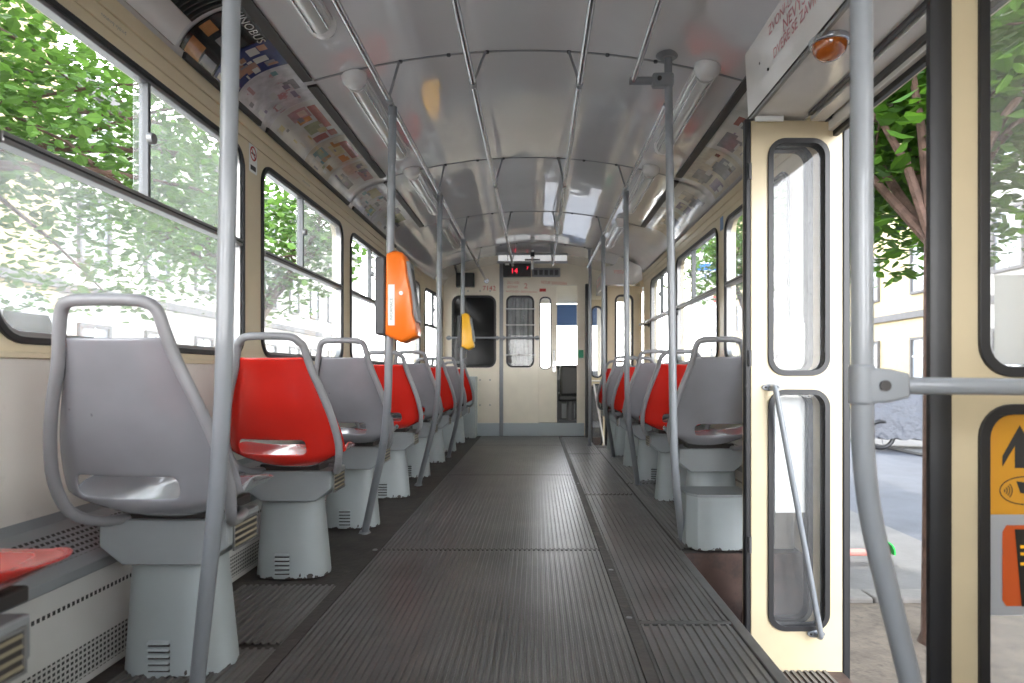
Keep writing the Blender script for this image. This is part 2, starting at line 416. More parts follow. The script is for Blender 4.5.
# dark poster rails
def strip(t, y0, y1, side, w, d=.008):
    m = MB(); a = [cove(t-w, y0, side, .001), cove(t-w, y0, side, d), cove(t+w, y0, side, d), cove(t+w, y0, side, .001)]
    b = [cove(t-w, y1, side, .001), cove(t-w, y1, side, d), cove(t+w, y1, side, d), cove(t+w, y1, side, .001)]
    m.loft([a, b]); return m
for side, segs in ((-1, ((1.0, 2.63), (2.68, 3.92), (4.02, 5.24))), (1, ((2.5, 3.92), (4.0, 5.24)))):
    for y0, y1 in segs:
        strip(.955, y0, y1, side, .045, .012).build('poster_rail', M['dark'], ceiling)
for y0, y1 in ((2.12, 2.70), (2.77, 3.97), (4.07, 5.3)):
    strip(.045, y0, y1, -1, .040, .014).build('poster_rail', M['dark'], ceiling)
strip(.045, 2.72, 6.3, 1, .030, .010).build('poster_rail', M['midgrey'], ceiling)

# ------------------------------------------------------------------ windows
win_n = [0]
def ring_panel(m, a0, a1, b0, b1, r, w, f, t):
    m.panel(rrect(a0, a1, b0, b1, r), [rrect(a0+w, a1-w, b0+w, b1-w, max(.01, r-w))], f, t)
def window(side, y0, y1, label, split=None, open_near=True, fmap=None, dusty=True, sash=True):
    win_n[0] += 1
    F = fmap or wall_f(side)
    root = empty('window_%d' % win_n[0], F((y0+y1)/2, WZ0, .03), label, 'window', kind='structure')
    G = lambda off: (lambda a, b, d: F(a, b, d+off))
    m = MB(); ring_panel(m, y0-.006, y1+.006, WZ0-.006, WZ1+.006, R_+.006, .017, G(-.010), .03); m.build('gasket', M['rubber'], root, bevel=.003)
    m = MB(); ring_panel(m, y0+.009, y1-.009, WZ0+.009, WZ1-.009, R_-.008, .014, G(-.002), .03); m.build('window_frame', M['alu'], root, bevel=.002)
    mid = split if split else (y0+y1)/2
    zz = SASH
    m = MB(); m.panel(rrect(y0+.02, y1-.02, WZ0+.02, zz-.008, .03), [], G(.022), .004); m.build('lower_pane', M['glass_dusty'] if dusty else M['glass'], root)
    m = MB(); m.panel([(y0+.02, zz-.014), (y1-.02, zz-.014), (y1-.02, zz+.014), (y0+.02, zz+.014)], [], G(-.012), .042); m.build('sash_rail', M['alu'], root, bevel=.004)
    m = MB(); m.panel([(y0+.02, zz-.003), (y1-.02, zz-.003), (y1-.02, zz+.002), (y0+.02, zz+.002)], [], G(-.0135), .002); m.build('rail_groove', M['rubber'], root)
    m = MB(); m.panel([(mid-.007, zz+.014), (mid+.007, zz+.014), (mid+.007, WZ1-.02), (mid-.007, WZ1-.02)], [], G(-.004), .030); m.build('divider', M['divider'], root, bevel=.002)
    m = MB(); m.panel([(mid+.007, zz+.014), (y1-.022, zz+.014), (y1-.022, WZ1-.022), (mid+.007, WZ1-.022)], [], G(.026), .004); m.build('fixed_pane', M['glass'], root)
    if open_near:   # sliding pane pushed behind the fixed one, its edge peeping out
        m = MB(); m.panel([(mid-.05, zz+.014), (y1-.08, zz+.014), (y1-.08, WZ1-.022), (mid-.05, WZ1-.022)], [], G(.012), .004); m.build('sliding_pane', M['glass_mid'], root)
    else:
        m = MB(); m.panel([(y0+.022, zz+.014), (mid+.007, zz+.014), (mid+.007, WZ1-.022), (y0+.022, WZ1-.022)], [], G(.012), .004); m.build('sliding_pane', M['glass'], root)
    a = F(mid-.005, (zz+WZ1)/2, -.005); b = F(mid-.005, (zz+WZ1)/2, -.022)
    m = MB(); m.cyl(a, b, .019, 14, .016); m.build('latch_knob', M['alu'], root, bevel=.002)
    return root
window(-1, -1.2, -.08, 'rearmost left window behind the nearest red seat')
window(-1, *LW[0], 'left window beside the nearest red seat cushion')
window(-1, *LW[1], 'large left window beside the nearest grey seat, its upper pane slid open onto leaves', split=1.94)
window(-1, *LW[2], 'left window beside the nearest red seat back, green leaves at its upper corner', split=3.22)
window(-1, *LW[3], 'left window behind the orange ticket machine', split=4.55)
window(-1, *LW[4], 'left window between the orange and the yellow machine', split=5.85)
window(-1, *LWF, 'last left window next to the front partition', fmap=taper_f(-1))
window(1, *RW[0], 'rearmost right window behind the open door')
window(1, *RW[1], 'right window nearest the open door leaf', open_near=False)
window(1, *RW[2], 'right window with a blue striped shop sign outside', split=4.55, open_near=False)
window(1, *RW[3], 'farthest right window with a bar at sash height', split=5.7, open_near=False)

# ------------------------------------------------------------------ seats
def make_seat(shell_mat, htop, side, slim=0.0):
    """local: y forward, origin on the floor below the pedestal"""
    root = bpy.data.objects.new('tram_seat', None); COL.objects.link(root); root.empty_display_size = .05
    cx = .038 if side < 0 else -.038          # shell sits slightly nearer the aisle
    # profile: (y, z, halfwidth, curl forward/up)
    prof = [(.100, .444, .046, .000), (.085, .456, .088, .004), (.03, .450, .130, .014), (-.07, .438, .166, .042), (-.16, .427, .182, .072),
            (-.235, .419, .188, .092), (-.290, .428, .190, .070), (-.320, .450, .192, .046), (-.330, .472, .195, .036), (-.341, .520, .192, .030), (-.349, .545, .187, .027),
            (-.372, .600, .174, .024), (-.398, .680, .146, .019), (-.422, .755, .119, .014), (-.438, .802+slim, .103, .010), (-.440, .812+slim, .100, .009)]
    ss = [-1, -.90, -.80, -.70, -.35, 0, .25, .38, .48, .78, 1]
    if side > 0: ss = [-q for q in reversed(ss)]
    cut = range(2, 7) if side < 0 else range(3, 8)
    vs = []; fs = []
    for i, (y, z, h, c) in enumerate(prof):
        a = prof[max(0, i-1)]; b = prof[min(len(prof)-1, i+1)]
        ty, tz = b[0]-a[0], b[1]-a[1]; L = math.hypot(ty, tz); ny, nz = -tz/L, ty/L
        if nz < 0 and i < 6: ny, nz = -ny, -nz
        if i >= 6 and ny < 0: ny, nz = -ny, -nz
        for s in ss:
            k = abs(s)**3*c
            vs.append((cx+s*h*(1.0 if i else .8), y+ny*k, z+nz*k))
    n = len(ss)
    for i in range(len(prof)-1):
        for j in range(n-1):
            if i == 8 and j in cut: continue
            fs.append((i*n+j, i*n+j+1, (i+1)*n+j+1, (i+1)*n+j))
    m = MB(); m.add(vs, fs); sh = m.build('seat_shell', shell_mat, root, smooth=60)
    so = sh.modifiers.new('s', 'SOLIDIFY'); so.thickness = .009; so.offset = 0
    su = sh.modifiers.new('u', 'SUBSURF'); su.levels = 2; su.render_levels = 2
    # tube frame hugging the shell
    P = [(0, -.060, .396), (.09, -.080, .396), (.128, -.160, .398), (.150, -.248, .408), (.174, -.306, .440), (.185, -.338, .51), (.171, -.368, .60), (.146, -.394, .685), (.120, -.414, .76), (.104, -.432, .825)]
    right = [Vector((cx+x, y-.010, z)) for x, y, z in P]
    topc = [Vector((cx+.094, -.450, htop-.020)), Vector((cx+.078, -.458, htop-.005)), Vector((cx+.045, -.462, htop))]
    half = right+topc
    mir = [Vector((2*cx-p.x, p.y, p.z)) for p in half]
    loop = half+list(reversed(mir))[:-1]
    # smooth by catmull-rom
    L = len(loop); path = []
    for i in range(L):
        p0, p1, p2, p3 = loop[(i-1) % L], loop[i], loop[(i+1) % L], loop[(i+2) % L]
        for k in range(3):
            t = k/3
            path.append(.5*((2*p1)+(-p0+p2)*t+(2*p0-5*p1+4*p2-p3)*t*t+(-p0+3*p1-3*p2+p3)*t**3))
    m = MB(); m.tube(path, .0122, 12, closed=True); m.build('frame_tube', M['frame_tube'], root)
    # dark slab standing in for the shadow between shell and bracket
    m = MB(); m.box(-.105, .105, -.19, .02, .395, .420); m.build('gap_shadow_pad', M['dark'], root, bevel=.004)
    # bracket with cut lower corners
    w = .151
    pts = [(-w, .398), (w, .398), (w, .335), (w-.055, .291), (-w+.055, .291), (-w, .335)]
    m = MB(); m.loft([[(x, -.205, z) for x, z in pts], [(x, -.035, z) for x, z in pts]]); br = m.build('bracket', M['bracket'], root, bevel=.004)
    # heater grille on the aisle face
    sx = 1 if side < 0 else -1
    m = MB(); x = sx*w; x1 = sx*(w+.004)
    for z0, z1 in ((.318, .323), (.380, .385)): m.box(*sorted((x, x1)), -.180, -.048, z0, z1)
    for y0, y1 in ((-.180, -.175), (-.053, -.048)): m.box(*sorted((x, x1)), y0, y1, .318, .385)
    m.build('grille_frame', M['alu'], br)
    m = MB()
    for k in range(4):
        z = .327+k*.0145; m.add([(x, -.175, z+.006), (x, -.053, z+.006), (sx*(w+.004), -.053, z), (sx*(w+.004), -.175, z), ], [(0, 1, 2, 3)])
    m.build('grille_slat', M['vent_in'], br)
    m = MB(); m.box(*sorted((sx*(w-.002), sx*(w+.0008))), -.175, -.053, .323, .380); m.build('grille_backing', M['dark'], br)
    # pedestal: oval frustum with a flattened near face
    px_ = -.028 if side < 0 else .028
    def oval(hw, hd, cy, z, n=28):
        out = []
        for k in range(n):
            t = 2*pi*k/n; c_, s_ = math.cos(t), math.sin(t)
            out.append((px_+hw*math.copysign(abs(c_)**.72, c_), cy+hd*math.copysign(abs(s_)**.72, s_), z))
        return out
    m = MB(); m.loft([oval(.132, .082, -.068, 0), oval(.108, .070, -.076, .292)]); pe = m.build('pedestal', M['pedestal'], root, smooth=35)
    for k in range(5):
        z = .022+k*.0155; yy = -.150-.0
        m = MB(); x0, x1 = px_-.040, px_+.012
        m.loft([[(x0, yy+.008, z), (x0, yy-.009, z+.001), (x0, yy-.006, z+.005), (x0, yy+.008, z+.010)], [(x1, yy+.008, z), (x1, yy-.009, z+.001), (x1, yy-.006, z+.005), (x1, yy+.008, z+.010)]])
        m.build('vent_louvre', M['pedestal'], pe, smooth=0)
        m = MB(); m.box(x0, x1, yy-.0015, yy+.006, z-.006, z); m.build('vent_slot', M['dark'], pe)
    return root
protos = {}
for key in ('grey', 'red'):
    for side in (-1, 1):
        protos[key, side] = make_seat(M[key+'_shell'], .884 if key == 'grey' else .858, side, 0 if key == 'grey' else -.020)
L_LAB = ['red seat with only its front cushion corner in view at the lower left',
         'large grey seat with tube handle, nearest whole seat beside the left pole',
         'nearest red seat on the left, with a pale scratch on its back',
         'grey seat just behind the orange ticket machine pole, seen past the first red seat back',
         'red seat below the orange ticket machine on the left',
         'grey seat behind the pole that follows the orange machine',
         'red seat on the left between the two farther poles',
         'grey seat on the left just before the yellow machine pole',
         'last red seat on the left, in front of the grey cabinet']
R_LAB = ['large grey seat on the right beside the open door, grey box at its foot',
         'red seat on the right just beyond the grey seat by the door',
         'grey seat on the right, third from the open middle door',
         'red seat on the right, fourth from the open middle door',
         'grey seat on the right, next to last before the front door',
         'red seat nearest to the front door']
used = set()
def place(key, side, x, y, lab):
    p = protos[key, side]
    o = p if (key, side) not in used else copy_tree(p)
    used.add((key, side)); o.location = (x, y, 0)
    tag(o, lab, 'seat', 'single seats in the left row' if side < 0 else 'single seats in the right row')
for i in range(9): place('red' if i % 2 == 0 else 'grey', -1, -.875, .95+.75*i, L_LAB[i])
for i, y in enumerate((3.12, 3.84, 4.55, 5.22, 5.88, 6.42)): place('grey' if i % 2 == 0 else 'red', 1, .803, y, R_LAB[i])

# foot box in front of the first right seat
r = empty('floor_box', (.755, 2.76, 0), 'small pale grey metal box on the floor in front of the right grey seat', 'box')
m = MB(); pts = [(.640, 2.73), (.675, 2.665), (.90, 2.665), (.90, 2.86), (.640, 2.86)]
m.loft([[(x, y, 0) for x, y in pts], [(x, y, .225) for x, y in pts]]); m.build('box_body', M['pedestal'], r, smooth=0, bevel=.004)
m = MB(); q = [(.633, 2.727), (.671, 2.658), (.905, 2.658), (.905, 2.866), (.633, 2.866)]
m.loft([[(x, y, .225) for x, y in q], [(x, y, .236) for x, y in q]]); m.build('box_lid', M['bracket'], r, smooth=0, bevel=.002)

# ------------------------------------------------------------------ heater covers along the walls
def heater(side, y0, y1, label):
    X = lambda u: XM+side*u
    r = empty('heater_cover', (X(1.09), (y0+y1)/2, 0), label, 'heater cover')
    m = MB(); pr = [(HW-.012, .395), (HW-.012, .380), (1.030, .285), (1.030, .255), (1.042, .255), (1.142, .0), (1.142, .395)]
    pr = [(HW-.013, .405), (1.128, .380), (1.030, .288), (1.030, .2625), (HW-.013, .2625)]
    m.loft([[(X(u), y0, z) for u, z in pr], [(X(u), y1, z) for u, z in pr]]); m.build('sloping_ledge', M['bracket'], r, smooth=0, bevel=.003)
    m = MB(); m.box(*sorted((X(1.044), X(1.125))), y0, y1, .0, .262); m.build('front_panel', M['lowpanel'], r)
    pf = M['perf_top'] if side < 0 else M['perf_top']
    def sl(t, d): return (1.128+(1.030-1.128)*t-d*.68, .380+(.288-.380)*t+d*.73)
    m = MB(); a, b = sl(.20, .0012), sl(.78, .0012)
    m.add([(X(a[0]), y0, a[1]), (X(b[0]), y0, b[1]), (X(b[0]), y1, b[1]), (X(a[0]), y1, a[1])], [(0, 1, 2, 3)]); m.build('ledge_perforation', M['perf_top'], r, smooth=0)
    m = MB(); x = X(1.0425)
    m.add([(x, y0, .201), (x, y1, .201), (x, y1, .211), (x, y0, .211)], [(0, 1, 2, 3)]); m.build('row_of_slots', M['perf_row'], r, smooth=0)
    m = MB(); m.add([(x, y0, .018), (x, y1, .018), (x, y1, .096), (x, y0, .096)], [(0, 1, 2, 3)]); m.build('bottom_perforation', M['perf_bot'], r, smooth=0)
M['perf_top'] = perforated('punched_ledge', (.27, .28, .29), ('Y', 'Z'), (.016, .0105), (.62, .5))
M['perf_row'] = perforated('slot_row', (.58, .58, .56), ('Y', 'X'), (.015, 10), (.6, 1.1))
M['perf_bot'] = perforated('punched_base', (.50, .50, .48), ('Y', 'Z'), (.014, .013), (.6, .55))
heater(-1, -1.0, 7.2, 'long perforated heater cover on the floor under the left windows')
heater(1, 2.70, 6.35, 'perforated heater cover on the floor under the right windows')

# ------------------------------------------------------------------ ceiling rails and poles
RZ = 1.846; RR = .0118
def rail(x, y0, y1, label, seams, endflange=False, dx=.03, z=RZ, lean=.22):
    r = empty('ceiling_handrail', (x, (y0+y1)/2, z), label, 'handrail', 'handrails under the ceiling')
    m = MB(); m.tube([(x, y0, z), (x, y1, z)], RR, 14); m.build('rail_tube', M['chrome'], r)
    for y in seams:
        u = abs(x+dx-XM); zc = ceil_z(u)
        m = MB(); m.tube([(x, y-lean, z+.004), (x+dx, y, zc)], .0058, 8); m.build('strut', M['midgrey'], r)
        m = MB(); m.cyl((x, y-lean-.015, z), (x, y-lean+.015, z), .0145, 12); m.build('strut_collar', M['midgrey'], r)
    if endflange:
        m = MB(); m.cyl((x, y1, z), (x, y1-.012, z), .03, 14); m.build('end_flange', M['chrome'], r)
SE = [1.34, 2.65, 3.96, 5.27]
rail(-.595, -.9, 7.60, 'leftmost ceiling rail, carrying the left row of poles', SE+[6.55], True, lean=.08, dx=.025)
rail(-.241, -.9, 6.5, 'left one of the two rails along the middle of the ceiling', SE+[6.55], dx=.03)
rail(.164, -.9, 6.5, 'right one of the two rails along the middle of the ceiling', SE+[6.55], dx=-.03)
rail(.393, -.9, 2.58, 'short ceiling rail on the right ending at the side arm of the pole', [1.34], z=1.930, lean=.12)
rail(.532, 2.62, 6.6, 'rightmost ceiling rail, carrying the right row of poles', [3.96, 5.27], dx=-.025, lean=.15)

def pole(x, y, xm, xb, yb, z_top, label, zb=.52, flange=True):
    r = empty('grab_pole', (xb, yb, 0), label, 'pole', 'grey poles between floor and ceiling')
    pts = [(x, y, z_top), (xm, y, zb), (xb, yb, .0)] if abs(xb-x) > .01 else [(x, y, z_top), (x, y, 0)]
    m = MB(); m.tube(fillet(pts, .20, 10), .0165, 16); m.build('pole_tube', M['tube'], r)
    m = MB(); m.cyl((xb, yb, .0), (xb, yb, .012), .028, 16, .022); m.build('floor_flange', M['tube'], r)
    if flange == 'ceiling':
        m = MB(); m.cyl((x, y, z_top-.014), (x, y, z_top), .030, 18, .050); m.build('ceiling_flange', M['tube'], r)
    elif flange:
        m = MB(); m.cyl((x, y, z_top-.035), (x, y, z_top+.004), .0195, 14); m.build('top_socket', M['tube'], r)
    return r
pole(-.592, 1.255, -.618, -.785, 1.47, RZ-.010, 'nearest grey pole on the left, in front of the large grey seat', zb=.60)
pole(-.593, 2.63, -.614, -.800, 2.97, RZ-.010, 'grey pole on the left that carries the orange ticket machine')
pole(-.592, 3.92, -.606, -.785, 4.24, RZ-.010, 'plain grey pole between the orange and the yellow machines')
pole(-.600, 5.22, -.612, -.785, 5.68, RZ-.010, 'grey pole on the left that carries the yellow machine')
p = pole(.534, 2.59, .558, .650, 2.84, ceil_z(.569), 'grey pole beside the right grey seat, with a side arm at its top', zb=.36, flange='ceiling')
m = MB(); m.cyl((.540, 2.59, 1.93), (.378, 2.59, 1.93), .016, 14); m.build('side_arm', M['tube'], p)
m = MB(); m.box(.468, .556, 2.568, 2.612, 1.902, 1.958); m.build('arm_clamp', M['tube'], p, bevel=.01)
m = MB(); m.cyl((.495, 2.562, 1.93), (.495, 2.57, 1.93), .009, 12); m.build('clamp_screw', M['dark'], p)
pole(.538, 3.84, .545, .675, 4.25, RZ-.010, 'second grey pole on the right, beyond the first right seats')
pole(.532, 5.10, .540, .690, 5.69, RZ-.010, 'third grey pole on the right, its foot bent outward')
pole(.550, 6.56, .550, .550, 6.56, 2.03, 'straight grey pole beside the front door', flange='ceiling')
# door pole with horizontal bar
p = empty('door_pole', (.63, 1.0, 0), 'thick grey pole in the open doorway with a horizontal bar', 'pole')
m = MB(); m.tube(fillet([(.507, 1.0, 2.04), (.511, 1.0, .560), (.650, 1.0, .0)], .11, 10), .0168, 20); m.build('pole_tube', M['tube'], p)
m = MB(); m.cyl((.640, 1.0, -.38), (.650, 1.0, .01), .0168, 16); m.cyl((.640, 1.0, -.38), (.640, 1.0, -.365), .032, 16, .026); m.build('floor_flange', M['tube'], p)
m = MB(); m.cyl((.51, 1.0, .692), (.51, 1.0, .755), .0195, 20)
sect = lambda x, h, w: [(x, 1.0-w, .722-h), (x, 1.0+w, .722-h), (x, 1.0+w, .722+h), (x, 1.0-w, .722+h)]
m.loft([sect(.512, .028, .019), sect(.545, .026, .018), sect(.578, .019, .015)]); m.build('bar_clamp', M['tube'], p, bevel=.004)
m = MB(); m.cyl((.536, .978, .722), (.536, .984, .722), .0085, 14); m.build('clamp_screw', M['dark'], p)
m = MB(); m.tube([(.56, 1.0, .722), (1.10, 1.0, .716)], .0135, 16); m.build('horizontal_bar', M['tube'], p)

# ------------------------------------------------------------------ doors
def leaf(root, x0, x1, y, zt, zb, uw, lw, name='door_leaf', papers=(), wx0=.055, wx1=.045):
    F = lambda a, b, d: (a, y+d, b)
    ws = [(x0+wx0, x1-wx1, uw[0], uw[1]), (x0+wx0, x1-wx1, lw[0], lw[1])]
    m = MB(); m.panel([(x0, zb), (x1, zb), (x1, zt), (x0, zt)], [rrect(a, b, c, d, .06) for a, b, c, d in ws], F, .030)
    lf = m.build(name, M['cream_dimmed'], root, smooth=30, bevel=.004)
    for a, b, c, d in ws:
        m = MB(); ring_panel(m, a-.008, b+.008, c-.008, d+.008, .065, .020, lambda p, q, e: (p, y-.008+e, q), .046); m.build('gasket', M['rubber'], lf, bevel=.004)
        m = MB(); m.panel(rrect(a, b, c, d, .058), [], lambda p, q, e: (p, y+.012+e, q), .004); m.build('pane', M['glass_door'], lf)
    for (a, b, c, d) in papers:
        m = MB(); m.box(a, b, y+.0165, y+.0175, c, d); m.build('paper_notice', M['paper'], lf)
    return lf
d1 = empty('door_1', (.95, 2.42, -.42), 'folded cream door leaves on the far side of the open middle doorway', 'door', kind='structure')
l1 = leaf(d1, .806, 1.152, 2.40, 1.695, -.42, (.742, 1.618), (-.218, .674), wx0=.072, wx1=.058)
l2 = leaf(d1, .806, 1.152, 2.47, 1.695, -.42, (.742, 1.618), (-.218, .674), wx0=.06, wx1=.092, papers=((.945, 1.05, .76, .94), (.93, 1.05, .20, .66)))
m = MB(); m.box(.783, .806, 2.395, 2.425, -.42, 1.70); m.build('hinge_rubber', M['rubber'], d1, bevel=.006)
m = MB(); m.box(1.152, 1.182, 2.40, 2.50, -.42, 1.69); m.build('edge_rubber', M['rubber'], d1, bevel=.006)
for z in (1.50, .80, .1):
    m = MB(); m.cyl((.800, 2.392, z-.03), (.800, 2.392, z+.03), .007, 10); m.build('hinge', M['dkgrey'], d1)
# hinge fitting on top
m = MB(); m.box(1.06, 1.11, 2.38, 2.41, 1.69, 1.71); m.cyl((1.09, 2.37, 1.70), (1.09, 2.41, 1.70), .012, 10); m.cyl((1.045, 2.38, 1.69), (1.045, 2.38, 1.72), .010, 10)
m.build('top_pivot', M['dkgrey'], d1)
m = MB()
a, b = Vector((.880, 2.350, .690)), Vector((1.050, 2.350, -.235))
m.tube(fillet([(a.x, 2.398, a.z), tuple(a), tuple(b), (b.x, 2.398, b.z)], .02, 5), .0105, 12)
h = m.build('diagonal_handle', M['tube'], d1)
for q in (a, b):
    m = MB(); el = [(q.x+.034*math.cos(t*pi/8), q.z+.014*math.sin(t*pi/8)) for t in range(16)]
    m.loft([[(x, 2.402, z) for x, z in el], [(x, 2.390, z) for x, z in el]]); m.build('handle_mount', M['tube'], h, bevel=.002)
    for dx in (-.022, .022):
        m = MB(); m.cyl((q.x+dx, 2.391, q.z), (q.x+dx, 2.387, q.z), .004, 8); m.build('mount_screw', M['dark'], h)

d2 = empty('door_2', (.95, 1.25, -.42), 'cream door leaf with a yellow ticket sticker at the near side of the doorway', 'door', kind='structure')
NY = 1.235
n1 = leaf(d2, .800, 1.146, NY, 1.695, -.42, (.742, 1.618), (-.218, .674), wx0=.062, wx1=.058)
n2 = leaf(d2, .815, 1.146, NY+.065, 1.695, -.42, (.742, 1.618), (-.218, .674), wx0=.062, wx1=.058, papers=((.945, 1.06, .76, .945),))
prf = [(.800, NY-.006), (.776, NY-.008), (.762, NY+.000), (.764, NY+.016), (.785, NY+.024), (.800, NY+.024)]
m = MB(); m.loft([[(x, y, -.42) for x, y in prf], [(x, y, 1.70) for x, y in prf]]); m.build('edge_rubber', M['rubber'], d2, smooth=60)
# sticker on the lower pane
Y = NY+.009; K = Y/638
sX = lambda px: (px-536.5)*K
sZ = lambda py: .74-(py-374)*K
def flat(m, pts, y): m.add([(sX(a), y, sZ(b)) for a, b in pts], [tuple(range(len(pts)))])
def slab(m, a0, a1, b0, b1): m.box(sX(a0), sX(a1), Y, Y+.002, sZ(b1), sZ(b0))
m = MB(); slab(m, 985, 1066, 410, 514.5); st = m.build('yellow_sticker', mat('sticker_yellow', (.60, .28, .02), .4), d2)
m = MB(); slab(m, 985, 1066, 514.5, 615); m.build('grey_sticker', mat('sticker_grey', (.34, .35, .37), .5), d2)
m = MB(); flat(m, [(1019.5, 425), (1037, 456), (1037, 467), (1025, 446), (1025, 468), (1014.5, 468), (1014.5, 446), (1002, 467), (1002, 456)], Y-.0008)
m.build('up_arrow', M['ink'], st, smooth=0)
def elring(m, cx, cz, a, b, w, t0=0, t1=2*pi, n=40):
    for k in range(n):
        t, u = t0+(t1-t0)*k/n, t0+(t1-t0)*(k+1)/n
        flat(m, [(cx+a*math.cos(t), cz-b*math.sin(t)), (cx+a*math.cos(u), cz-b*math.sin(u)), (cx+(a-w)*math.cos(u), cz-(b-w)*math.sin(u)), (cx+(a-w)*math.cos(t), cz-(b-w)*math.sin(t))], Y-.0008)
m = MB(); elring(m, 1025, 490.5, 26, 14.5, 1.2)
for rr in (3, 5.5, 8, 10.5): elring(m, 1002, 490.5, rr, rr*.95, 1.1, -.75, .75, 10)
flat(m, [(1016, 481), (1034, 484), (1036, 494), (1020, 493)], Y-.0008)
m.build('contactless_symbol', M['ink'], st, smooth=0)
m = MB(); flat(m, [(1002, 532), (1006, 525), (1048, 525), (1048, 606), (1006, 606), (1002, 600)], Y-.001)
pr = m.build('validator_picture', mat('sticker_orange', (.50, .08, .012), .4), st, smooth=0)
m = MB(); flat(m, [(1014, 529), (1044, 529), (1044, 606), (1021, 606)], Y-.002); m.build('picture_screen', M['black'], pr, smooth=0)
m = MB()
for z in (545, 552, 562): flat(m, [(1019, z), (1040, z), (1040, z+3), (1019.5, z+3)], Y-.003)
m.build('screen_lines', M['yellow'], pr, smooth=0)

# front door (two folded pairs)
d3 = empty('door_3', (.8, 6.42, -.36), 'folded cream door leaf on the near side of the front doorway', 'door', kind='structure')
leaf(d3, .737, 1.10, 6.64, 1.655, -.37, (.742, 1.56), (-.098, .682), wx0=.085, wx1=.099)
m = MB(); m.box(.715, .737, 6.635, 6.70, -.37, 1.66); m.build('edge_rubber', M['rubber'], d3, bevel=.005)
d4 = empty('door_4', (.75, 7.40, -.36), 'folded cream door leaf on the far side of the front doorway', 'door', kind='structure')
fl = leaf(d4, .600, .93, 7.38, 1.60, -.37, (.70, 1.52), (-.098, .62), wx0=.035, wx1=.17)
m = MB(); m.box(.575, .60, 7.38, 7.45, -.37, 1.62); m.build('edge_rubber', M['rubber'], d4, bevel=.005)
m = MB(); m.tube(fillet([(.66, 7.375, .62), (.66, 7.34, .62), (.79, 7.34, -.15), (.79, 7.375, -.15)], .02), .010, 10); m.build('diagonal_handle', M['white'], d4)
m = MB(); m.tube(fillet([(.62, 7.375, .66), (.62, 7.34, .66), (.77, 7.34, .66), (.77, 7.375, .66)], .02), .010, 10); m.build('cross_handle', M['white'], d4)

# door headers
def header(y0, y1, zb, zt, xin, xtop, label, y_ext=0):
    r = empty('door_header', (xin+.1, (y0+y1)/2, zb), label, 'door header', 'white boxes over the doors')
    q = xin-.0128 if xtop < xin else xin
    pr = [(xin, zb), (q, zt-.01), (max(xtop, q+.002), zt+.006), (XM+.9, 1.955), (XM+HW-.02, 1.85), (XM+HW-.01, zb+.05), (XM+HW-.08, zb+.012), (XM+HW-.09, zb)]
    m = MB(); m.loft([[(x, y0, z) for x, z in pr], [(x, y1, z) for x, z in pr]]); m.build('header_box', M['white'], r, smooth=25, bevel=.006)
    return r
H = header(.7, 2.45, 1.708, 1.965, .812, .80, 'white door mechanism box over the open middle door with red warning text')
m = MB(); m.box(.806, .818, .7, 2.45, 1.698, 1.710); m.build('edge_moulding', M['alu'], H, bevel=.002)
m = MB(); m.box(.8085, .8118, .7, 2.45, 1.716, 1.721); m.build('edge_groove', M['dark'], H)
m = MB(); m.box(.815, .92, 2.375, 2.382, 1.682, 1.702); m.build('label_strip', M['paper'], H)
m = MB(); m.box(1.005, 1.02, .8, 2.36, 1.697, 1.716); m.box(1.085, 1.098, .8, 2.1, 1.672, 1.70); m.build('door_track', M['dkgrey'], H)
m = MB(); m.box(1.03, 1.085, .8, 2.40, 1.690, 1.73); m.box(1.098, 1.12, .8, 2.45, 1.655, 1.70); m.build('track_cover', M['white'], H, bevel=.003)
m = MB(); m.box(1.115, 1.135, .9, 2.45, 1.635, 1.665); m.build('door_seal', M['rubber'], H, bevel=.003)
m = MB()
tf = lambda yst, z0: (lambda a, b: (.8120-.0015-(z0+b-1.708)*.05, yst-a, z0+b))
text_mesh(m, 'ZVONÍ-LI SIGNÁL', .048, tf(2.20, 1.905))
text_mesh(m, 'NEVYSTUPUJTE', .060, tf(2.08, 1.852))
text_mesh(m, 'DVEŘE SE ZAVÍRAJÍ', .048, tf(2.17, 1.810))
m.build('red_lettering', mat('worn_red_lettering', (.55, .20, .22), .5), H, smooth=0)
for y, z in ((2.30, 1.86), (2.22, 1.80), (1.3, 1.80)):
    m = MB(); m.cyl((.810, y, z), (.803, y, z), .005, 8); m.build('header_screw', M['dark'], H)
H2 = header(6.60, 7.58, 1.665, 1.86, .705, .80, 'white door mechanism box over the front door with small red text')
m = MB(); text_mesh(m, 'VÝSTUP', .05, lambda a, b: (.80+a*.7, 6.598, 1.78+b)); text_mesh(m, 'ZVONÍ-LI SIGNÁL', .05, lambda a, b: (.703, 7.4-a, 1.79+b)); text_mesh(m, 'NEVYSTUPUJTE', .05, lambda a, b: (.703, 7.4-a, 1.73+b))
m.build('red_lettering', M['redink'], H2, smooth=0)
# amber warning lamp
lp = empty('warning_lamp', (.85, 1.85, 1.708), 'round amber warning lamp with chrome ring under the door header', 'lamp')
def dome(m, c, r, h, n=20, k=6, sgn=-1):
    rings = []
    for i in range(k+1):
        t = i/k*pi/2; rings.append([(c[0]+r*math.cos(t)*math.cos(2*pi*j/n)+1e-5*j, c[1]+r*math.cos(t)*math.sin(2*pi*j/n), c[2]+sgn*h*math.sin(t)) for j in range(n)])
    m.loft(rings)
m = MB(); m.cyl((.85, 1.85, 1.709), (.85, 1.85, 1.692), .058, 24, .055); m.build('lamp_ring', M['chrome'], lp, bevel=.003)
m = MB(); dome(m, (.85, 1.85, 1.693), .049, .045); m.build('amber_lens', M['amber'], lp)

